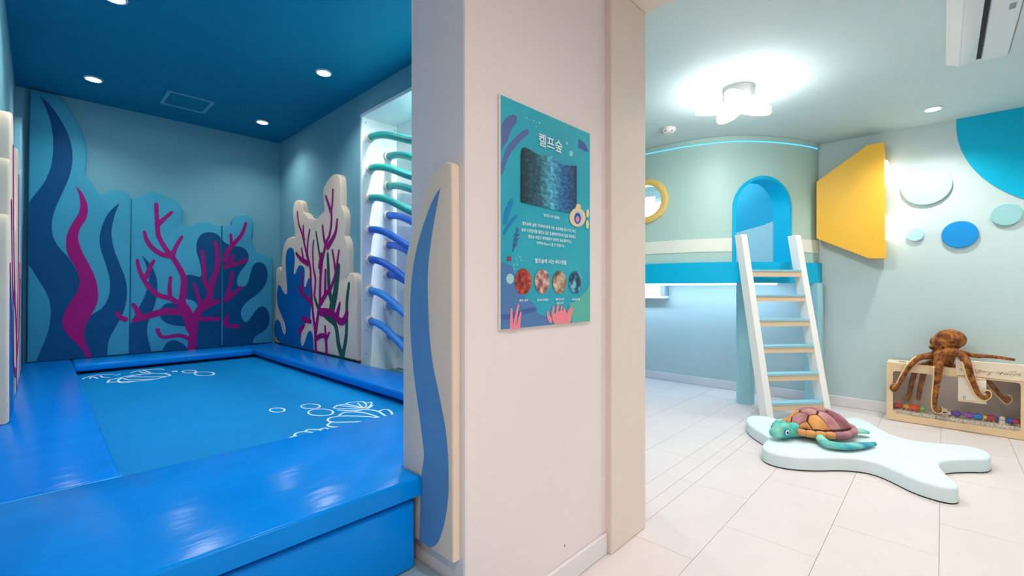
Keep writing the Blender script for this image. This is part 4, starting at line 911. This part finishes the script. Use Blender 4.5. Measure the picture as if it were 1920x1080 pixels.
# name rail and hanging box on the right half
rz = fnB(1792, 674).z; rz0 = fnB(1792, 703).z
MB().rbox((bx0-0.010, by0+0.01, rz0), (bx0-0.0005, ts2, rz), 0.003, 1).build('name_rail', PLY2, tk)
hA, hB = fnB(1796, 707), fnB(1849, 757)
hbx = MB().rbox((bx0-0.030, hB.y, hB.z+0.012), (bx0-0.0105, hA.y, hA.z), 0.004, 2).build('notice_box', mat('notice_white', '#efe2cf', 0.5), tk, 40)
MB().rbox((bx0-0.032, hB.y, hB.z), (bx0-0.0105, hA.y, hB.z+0.0115), 0.002, 1).build('box_ledge', PLY, hbx)
MB().rbox((bx0-0.031, hB.y+0.002, hA.z+0.0005), (bx0-0.0105, hA.y-0.002, hA.z+0.010), 0.002, 1).build('box_lip', PLY, hbx)
fnN = lambda x, y: onX(x, y, bx0-0.010)
strokes([[(575,225),(600,290),(640,240),(680,230),(650,280),(700,250),(720,285),(745,250),(760,280),(800,262),(850,300),(830,330),(800,320),(880,270),(920,270)],
         [(960,300),(1010,265),(1030,320),(1060,270),(1040,310),(1090,280),(1110,320),(1150,290),(1160,325),(1200,300),(1220,330),(1260,300),(1290,335),(1330,300),(1370,340),(1390,300),(1420,320),(1400,345)],
         [(1180,270),(1330,262)],[(280,225),(330,210),(310,260)]], (1770,670), 9.82, 0.0035, 'script_lettering', tk, fnN, (1, 2), frX(bx0-0.010), mat('bronze_ink', '#b59265', 0.4, metal=0.2), 0.001, 5)
strokes([[(620,530),(655,545)],[(350,735),(375,710),(395,740),(370,770),(350,735)]], (1770,670), 9.82, 0.004, 'script_lettering', hbx, lambda x, y: onX(x, y, bx0-0.03), (1, 2), frX(bx0-0.030), mat('grey_mark', '#a89c90', 0.6), 0.001, 3)
# gravel, stones and little pegs inside
gb = MB()
for _ in range(1500):
    g = (R.uniform(bx0+0.027, bx1-0.02), R.uniform(by0+0.02, by1-0.02), 0.076+R.random()*0.030); r_ = R.uniform(0.004, 0.007)
    gb.add([(g[0]+dx*r_, g[1]+dy*r_, g[2]+dz*r_) for dx, dy, dz in ((1,0,0),(-1,0,0),(0,1,0),(0,-1,0),(0,0,1),(0,0,-1))], [(0,2,4),(2,1,4),(1,3,4),(3,0,4),(2,0,5),(1,2,5),(3,1,5),(0,3,5)])
gb.box((bx0+0.017, by0+0.013, 0.0165), (bx1-0.0085, by1-0.013, 0.088))
tag(gb.build('gravel', ramp_mat('mixed_gravel', [(0.35, '#b09c86'), (0.5, '#d8cbb8'), (0.65, '#efe8dc')], 60)), 'fine pale gravel covering the bottom of the display tank', 'gravel', None, 'stuff')
GS = 'coloured stones in the display tank'
for (x, y, c, nm, lab, rx) in ((1684,772,'#c0313a','red','red stone in the gravel below the short octopus arms',.028),(1700,771,'#d9a12c','amber','amber stone in the gravel beside the red stone',.026),(1680,762,'#2ba48c','teal','teal stone at the end board of the tank',.022),(1715,764,'#e0532c','orange','orange red stone beneath the two dark octopus arms',.034),
    (1729,772,'#6cc05a','lime','lime green stone between the orange and purple stones',.022),(1792,781,'#6b4aa8','purple','purple stone in front of the mauve lining',.028),(1816,784,'#9a5cb0','violet','violet stone between the purple and the bright blue stone',.030),(1833,789,'#1f7fc8','azure','bright blue stone in the gravel',.030),
    (1850,786,'#c9c23a','yellow','yellow stone above the crimson one',.024),(1857,791,'#b8323c','crimson','crimson stone below the yellow one',.030),(1866,785,'#2a4f9c','navy','navy stone between the crimson stone and the cream peg',.022),(1893,788,'#3fae5c','emerald','emerald stone behind the cobalt one, next to the cream peg',.024),(1893,794,'#2f4fae','cobalt','cobalt stone in front of the emerald one',.026),(1905,796,'#c8382e','scarlet','scarlet stone by the end of the tank window',.024)):
    q = onX(x, y, bx0+0.05); q.z = 0.09
    b = MB().ell((q.x, q.y, 0.119), (rx*0.75, rx*1.25, rx*0.75), seg=9, rings=6)
    for i, v_ in enumerate(b.v): b.v[i] = v_ + Vector((0, R.uniform(-1, 1), R.uniform(-1, 1)))*rx*0.10
    tag(b.build('stone', mat(nm+'_stone', c, 0.3), None, True), lab, 'stone', GS)
PEG = mat('cream_peg', '#ecd9c0', 0.5)
for (x, y, r_, lab) in ((1771, 774, 0.026, 'cream cut-out figure in the gravel beside the long octopus arm'), (1879, 786, 0.022, 'cream rounded peg standing among the coloured stones')):
    q = onX(x, y, bx0+0.045); b = MB()
    b.rbox((q.x-0.006, q.y-r_*0.75, 0.072), (q.x+0.006, q.y+r_*0.75, 0.125), 0.004, 2); b.lathe([(r_*0.7, -0.006), (r_*0.7, 0.006)], (q.x, q.y, 0.130), (1, 0, 0), 16)
    if r_ > 0.024:
        b.lathe([(r_*0.5, -0.006), (r_*0.5, 0.006)], (q.x, q.y-r_, 0.115), (1, 0, 0), 12); b.lathe([(r_*0.45, -0.006), (r_*0.45, 0.006)], (q.x, q.y+r_*0.9, 0.125), (1, 0, 0), 12)
    tag(b.build('cut_out_figure', PEG, None, 40), lab, 'figure')

# ================================================================== PLUSH OCTOPUS
OCT = bpy.data.materials.new('brown_plush'); OCT.use_nodes = True; nt = OCT.node_tree; b_ = nt.nodes['Principled BSDF']; b_.inputs['Roughness'].default_value = 0.9
b_.inputs['Sheen Weight'].default_value = 0.15; b_.inputs['Sheen Tint'].default_value = lin('#c07a3a')
tc2 = nt.nodes.new('ShaderNodeTexCoord'); n1 = nt.nodes.new('ShaderNodeTexNoise'); n1.inputs['Scale'].default_value = 22; n1.inputs['Detail'].default_value = 6; n1.inputs['Distortion'].default_value = 1.2
nt.links.new(tc2.outputs['Object'], n1.inputs[0]); r_ = nt.nodes.new('ShaderNodeValToRGB'); nt.links.new(n1.outputs[0], r_.inputs[0]); cr = r_.color_ramp; cr.elements.new(0.5)
for e, (p, c) in zip(cr.elements, ((0.32, '#4a2410'), (0.5, '#8c4f20'), (0.7, '#bb7a34'))): e.position = p; e.color = lin(c)
nt.links.new(r_.outputs[0], b_.inputs['Base Color']); n2 = nt.nodes.new('ShaderNodeTexNoise'); n2.inputs['Scale'].default_value = 180; bp = nt.nodes.new('ShaderNodeBump'); bp.inputs['Strength'].default_value = 0.5; bp.inputs['Distance'].default_value = 0.004
nt.links.new(tc2.outputs['Object'], n2.inputs[0]); nt.links.new(n2.outputs[0], bp.inputs['Height']); nt.links.new(bp.outputs[0], b_.inputs['Normal'])
CREAMF = mat('cream_plush_underside', '#e8c88e', 0.85, bump=0.1, bscale=80)
oc = thing('plush_octopus', (bx0+0.1, onX(1770, 675, bx0+0.08).y, bt), 'brown plush octopus with curled arms draped over the plywood tank', 'plush toy')
xm = bx0+0.085
def OP(x, y, X): return onX(x, y, X)
body = MB()
c0, c1, c2_ = OP(1782, 636, xm+0.02), OP(1766, 648, xm), OP(1770, 666, xm)
Mx = Matrix.Rotation(math.radians(-35), 3, 'X')
body.ell(c0, (0.085, 0.095, 0.078), seg=24, rings=16); body.ell(OP(1768, 642, xm+0.01), (0.075, 0.08, 0.066), seg=20, rings=14)
body.ell(c1, (0.06, 0.062, 0.06), seg=20, rings=14); body.tube([c1, c2_, OP(1768, 682, xm)], [0.058, 0.072, 0.058], 18)
body.ell(OP(1747, 651, xm-0.03), (0.02, 0.02, 0.02), seg=10, rings=8)
arms = [  # (pixel x, pixel y, plane X), radius from..to
 ([(1752,666,xm-.02),(1738,668,xm-.055),(1721,672,bx0-.02),(1704,688,bx0-.045),(1690,711,bx0-.034),(1683,724,bx0-.034),(1677,732,bx0-.036),(1671,728,bx0-.04),(1674,721,bx0-.045),(1680,722,bx0-.047)],.034,.009),
 ([(1765,664,xm-.03),(1762,668,bx0+.01),(1759,688,bx0-.050),(1758,704,bx0-.042),(1755,725,bx0-.036),(1752,750,bx0-.034),(1752,765,bx0-.034),(1758,772,bx0-.036),(1765,770,bx0-.04),(1764,763,bx0-.042)],.048,.008),
 ([(1780,662,xm-.03),(1797,662,bx0-.01),(1811,677,bx0-.064),(1818,702,bx0-.064),(1826,723,bx0-.06),(1834,739,bx0-.06),(1845,747,bx0-.06),(1854,742,bx0-.062),(1853,734,bx0-.066),(1847,736,bx0-.068)],.042,.010),
 ([(1757,674,xm-.01),(1740,682,xm+.01),(1720,690,xm+.03),(1711,712,xm+.02),(1706,735,xm+.02),(1701,748,xm+.01),(1698,751,xm+.0)],.026,.016),
 ([(1766,674,xm+.01),(1750,686,xm+.04),(1735,694,xm+.045),(1728,715,xm+.04),(1723,738,xm+.03),(1721,750,xm+.02)],.026,.016),
 ([(1785,658,xm+.0),(1805,662,xm+.02),(1828,667,xm+.03),(1850,668,xm+.04),(1880,671,xm+.05),(1903,675,xm+.05)],.027,.011),
 ([(1775,680,xm+.02),(1800,694,xm+.03),(1840,704,xm+.02),(1858,722,xm+.01),(1875,742,xm-.01),(1888,754,xm-.01),(1893,746,xm-.01),(1888,743,xm-.01)],.030,.013),
]
und = []
for pts_, ra, rb in arms:
    S = smooth_line([OP(*p) for p in pts_], 6); N = len(S); body.tube(S, [ra+(rb-ra)*(i/(N-1))**0.55 for i in range(N)], 12); und.append((S, ra, rb))
ob = body.build('body', OCT, oc, True); rm = ob.modifiers.new('blend', 'REMESH'); rm.mode = 'VOXEL'; rm.voxel_size = 0.006; rm.use_smooth_shade = True
sm_ = ob.modifiers.new('soften', 'SMOOTH'); sm_.iterations = 4
for i_, (S, ra, rb) in enumerate(und):
    if i_ in (0, 1, 2, 6):
        N = len(S); k0 = int(N*0.22); Q = []
        for i in range(k0, N):
            t = (S[min(i+1, N-1)]-S[max(i-1, 0)]).normalized(); rr = ra+(rb-ra)*(i/(N-1))**0.55
            # underside: to the left of the direction of travel as seen on the board, for arms curling outwards
            side = Vector((0, t.z, -t.y)) if i_ in (1, 2, 6) else Vector((0, -t.z, t.y))
            side = side*(-1 if i_ in (1, 2, 6) else 1); Q.append((S[i]+side*rr*0.66+Vector((-0.2*rr, 0, 0)), rr*0.5))
        MB().tube([q[0] for q in Q], [q[1] for q in Q], 10).build('arm_underside', CREAMF, oc, True)
for dx in (-1, 1):
    MB().ell(OP(1758+dx*10, 652, xm-0.055), (0.008, 0.012, 0.012), seg=12, rings=8).build('eye', mat('octopus_eye', '#2a1408', 0.2), oc, True)

# ================================================================== CEILING OF THE SUBMARINE ROOM
sc_ = onZ(1385, 201, CR-0.13); SR = 0.275
star = thing('star_lamp', (sc_.x, sc_.y, CR-0.15), 'glowing white starfish shaped lamp under the pale ceiling', 'ceiling lamp')
O = []
for k in range(100):
    a = 2*math.pi*k/100; rr = SR*(0.66+0.34*math.cos(5*(a-math.pi/2+YAW))); O.append((sc_.x+rr*math.cos(a), sc_.y+rr*math.sin(a)))
MB().prism(O, lambda u, v, w_: Vector((u, v, CR-0.105-w_)), 0.0, 0.045, 0.012).build('star_shade', mat('star_lamp_opal', '#ffffff', 0.4, emit=E_STAR, ecol='#fffdf8'), star, True)
MB().prism([(sc_.x+(p[0]-sc_.x)*0.985, sc_.y+(p[1]-sc_.y)*0.985) for p in O], frZ(CR-0.1045), 0.0, 0.004).build('light_stop_plate', WHITE, star)  # plate added above the shade to keep its light off the ceiling
MB().lathe([(0.09, 0), (0.10, 0.01), (0.10, 0.0995)], (sc_.x, sc_.y, CR-0.100), (0, 0, 1), 32).build('ceiling_mount', WHITE, star, 40)
smk = onZ(1253, 241, CR); sd = thing('smoke_detector', (smk.x, smk.y, CR-0.045), 'small white round smoke detector on the pale ceiling', 'smoke detector')
MB().lathe([(0.02, 0), (0.045, 0.006), (0.055, 0.02), (0.062, 0.028), (0.062, 0.0445)], (smk.x, smk.y, CR-0.045), (0, 0, 1), 28).build('case', WHITE, sd, 40)
for k in range(6):
    a = k*math.pi/3; MB().box((smk.x+0.047*math.cos(a)-0.007, smk.y+0.047*math.sin(a)-0.007, CR-0.036), (smk.x+0.047*math.cos(a)+0.007, smk.y+0.047*math.sin(a)+0.007, CR-0.028)).build('vent', mat('vent_grey', '#7d8588', 0.6), sd)
GR = 'downlights in the pale ceiling'
downlight(1749, 203, CR, W_ROOM, 'round downlight in the pale ceiling above the wall discs', GR)
downlight(0, 0, CR, W_ROOM, 'round downlight in the pale ceiling near the opening', GR, loc=Vector((2.6, 0.2, CR)))
downlight(0, 0, CR, W_ROOM, 'round downlight in the pale ceiling before the wall end', GR, loc=Vector((3.0, 2.6, CR)))
downlight(0, 0, CR, W_ROOM, 'round downlight in the pale ceiling behind the air conditioner', GR, loc=Vector((4.4, -0.9, CR)))
GH = 'added downlights in the unseen hall ceiling'
for k, (X, Y, lab) in enumerate(((-0.5, -0.3, 'above the plain side of the passage'), (1.0, -0.4, 'in front of the poster'), (-0.5, -1.7, 'by the rear wall'), (1.0, -1.7, 'by the partition'))):
    downlight(0, 0, CL, W_HALL, 'added downlight in the unseen hall ceiling '+lab, GH, loc=Vector((X, Y, CL)), spot=150, colr=(1, 0.965, 0.94))  # hall lamps added out of view to light the pillar and front pad
cl_ = thing('added_cabin_lamp', (4.75, 1.75, CR-0.05), 'added small white dome lamp, out of view, brightening the submarine cabin', 'lamp')  # lamp added to brighten the cabin interior behind the arch
MB().lathe([(0.02, 0.0), (0.06, 0.012), (0.075, 0.03), (0.075, 0.0495)], (4.75, 1.75, CR-0.05), (0, 0, 1), 24).build('dome', mat('added_cabin_dome', '#ffffff', 0.4, emit=110.0, ecol='#fffaf2'), cl_, True)
MB().lathe([(0.085, 0.0), (0.085, 0.012)], (4.75, 1.75, CR-0.0122), (0, 0, 1), 24).build('base', WHITE, cl_, 40)
# ---- air conditioner
az = CR-0.065; ac0 = onZ(1773, 122, CR-0.03); ax1, ay1 = ac0.x, ac0.y
ac = thing('air_conditioner', (ax1-0.5, ay1-0.3, az), 'white one-way ceiling air conditioner with dark air slot', 'air conditioner')
ACW = mat('appliance_white', '#dfe5e6', 0.4); ACG = mat('appliance_panel', '#cdd6da', 0.4)
L_, W_ = 1.25, 0.56
b = MB(); O1 = [(ax1-L_, ay1-W_), (ax1, ay1-W_), (ax1, ay1), (ax1-L_, ay1)]; ins = 0.035
v = [Vector((x, y, CR-0.0005)) for x, y in O1]+[Vector((x, y, CR-0.03)) for x, y in O1]
I1 = [(ax1-L_+0.02, ay1-W_+ins), (ax1-0.02, ay1-W_+ins), (ax1-0.02, ay1-0.055), (ax1-L_+0.02, ay1-0.055)]
v += [Vector((x, y, az)) for x, y in I1]
b.add(v, [(i, (i+1) % 4, 4+(i+1) % 4, 4+i) for i in range(4)]+[(4+i, 4+(i+1) % 4, 8+(i+1) % 4, 8+i) for i in range(4)]+[(8, 9, 10, 11)]); b.build('frame', ACW, ac)
MB().rbox((ax1-L_+0.05, ay1-0.125, az-0.012), (ax1-0.05, ay1-0.062, az-0.0003), 0.004, 2).build('louver', ACW, ac, 40)
MB().box((ax1-L_+0.06, ay1-0.145, az-0.0025), (ax1-0.07, ay1-0.126, az-0.0003)).build('air_slot', mat('slot_black', '#0a0c0e', 0.6), ac)
MB().rbox((ax1-L_+0.05, ay1-0.25, az-0.011), (ax1-0.05, ay1-0.147, az-0.0003), 0.003, 1).build('front_panel', ACW, ac, 40)
MB().rbox((ax1-L_+0.05, ay1-W_+0.05, az-0.011), (ax1-0.05, ay1-0.253, az-0.0003), 0.003, 1).build('intake_panel', ACG, ac, 40)
e_ = onZ(1899, 11, az-0.0115); MB().box((e_.x-0.03, e_.y-0.011, az-0.0125), (e_.x+0.03, e_.y+0.011, az-0.0112)).build('badge', mat('badge_grey', '#8b979d', 0.5), ac)
for k in range(2): MB().rbox((ax1-0.30, ay1-0.40-0.035*k, az-0.016), (ax1-0.12, ay1-0.385-0.035*k, az-0.0112), 0.002, 1).build('grip_bar', ACW, ac, 40)
for o in bpy.data.objects:
    if '_o' in o: del o['_o']
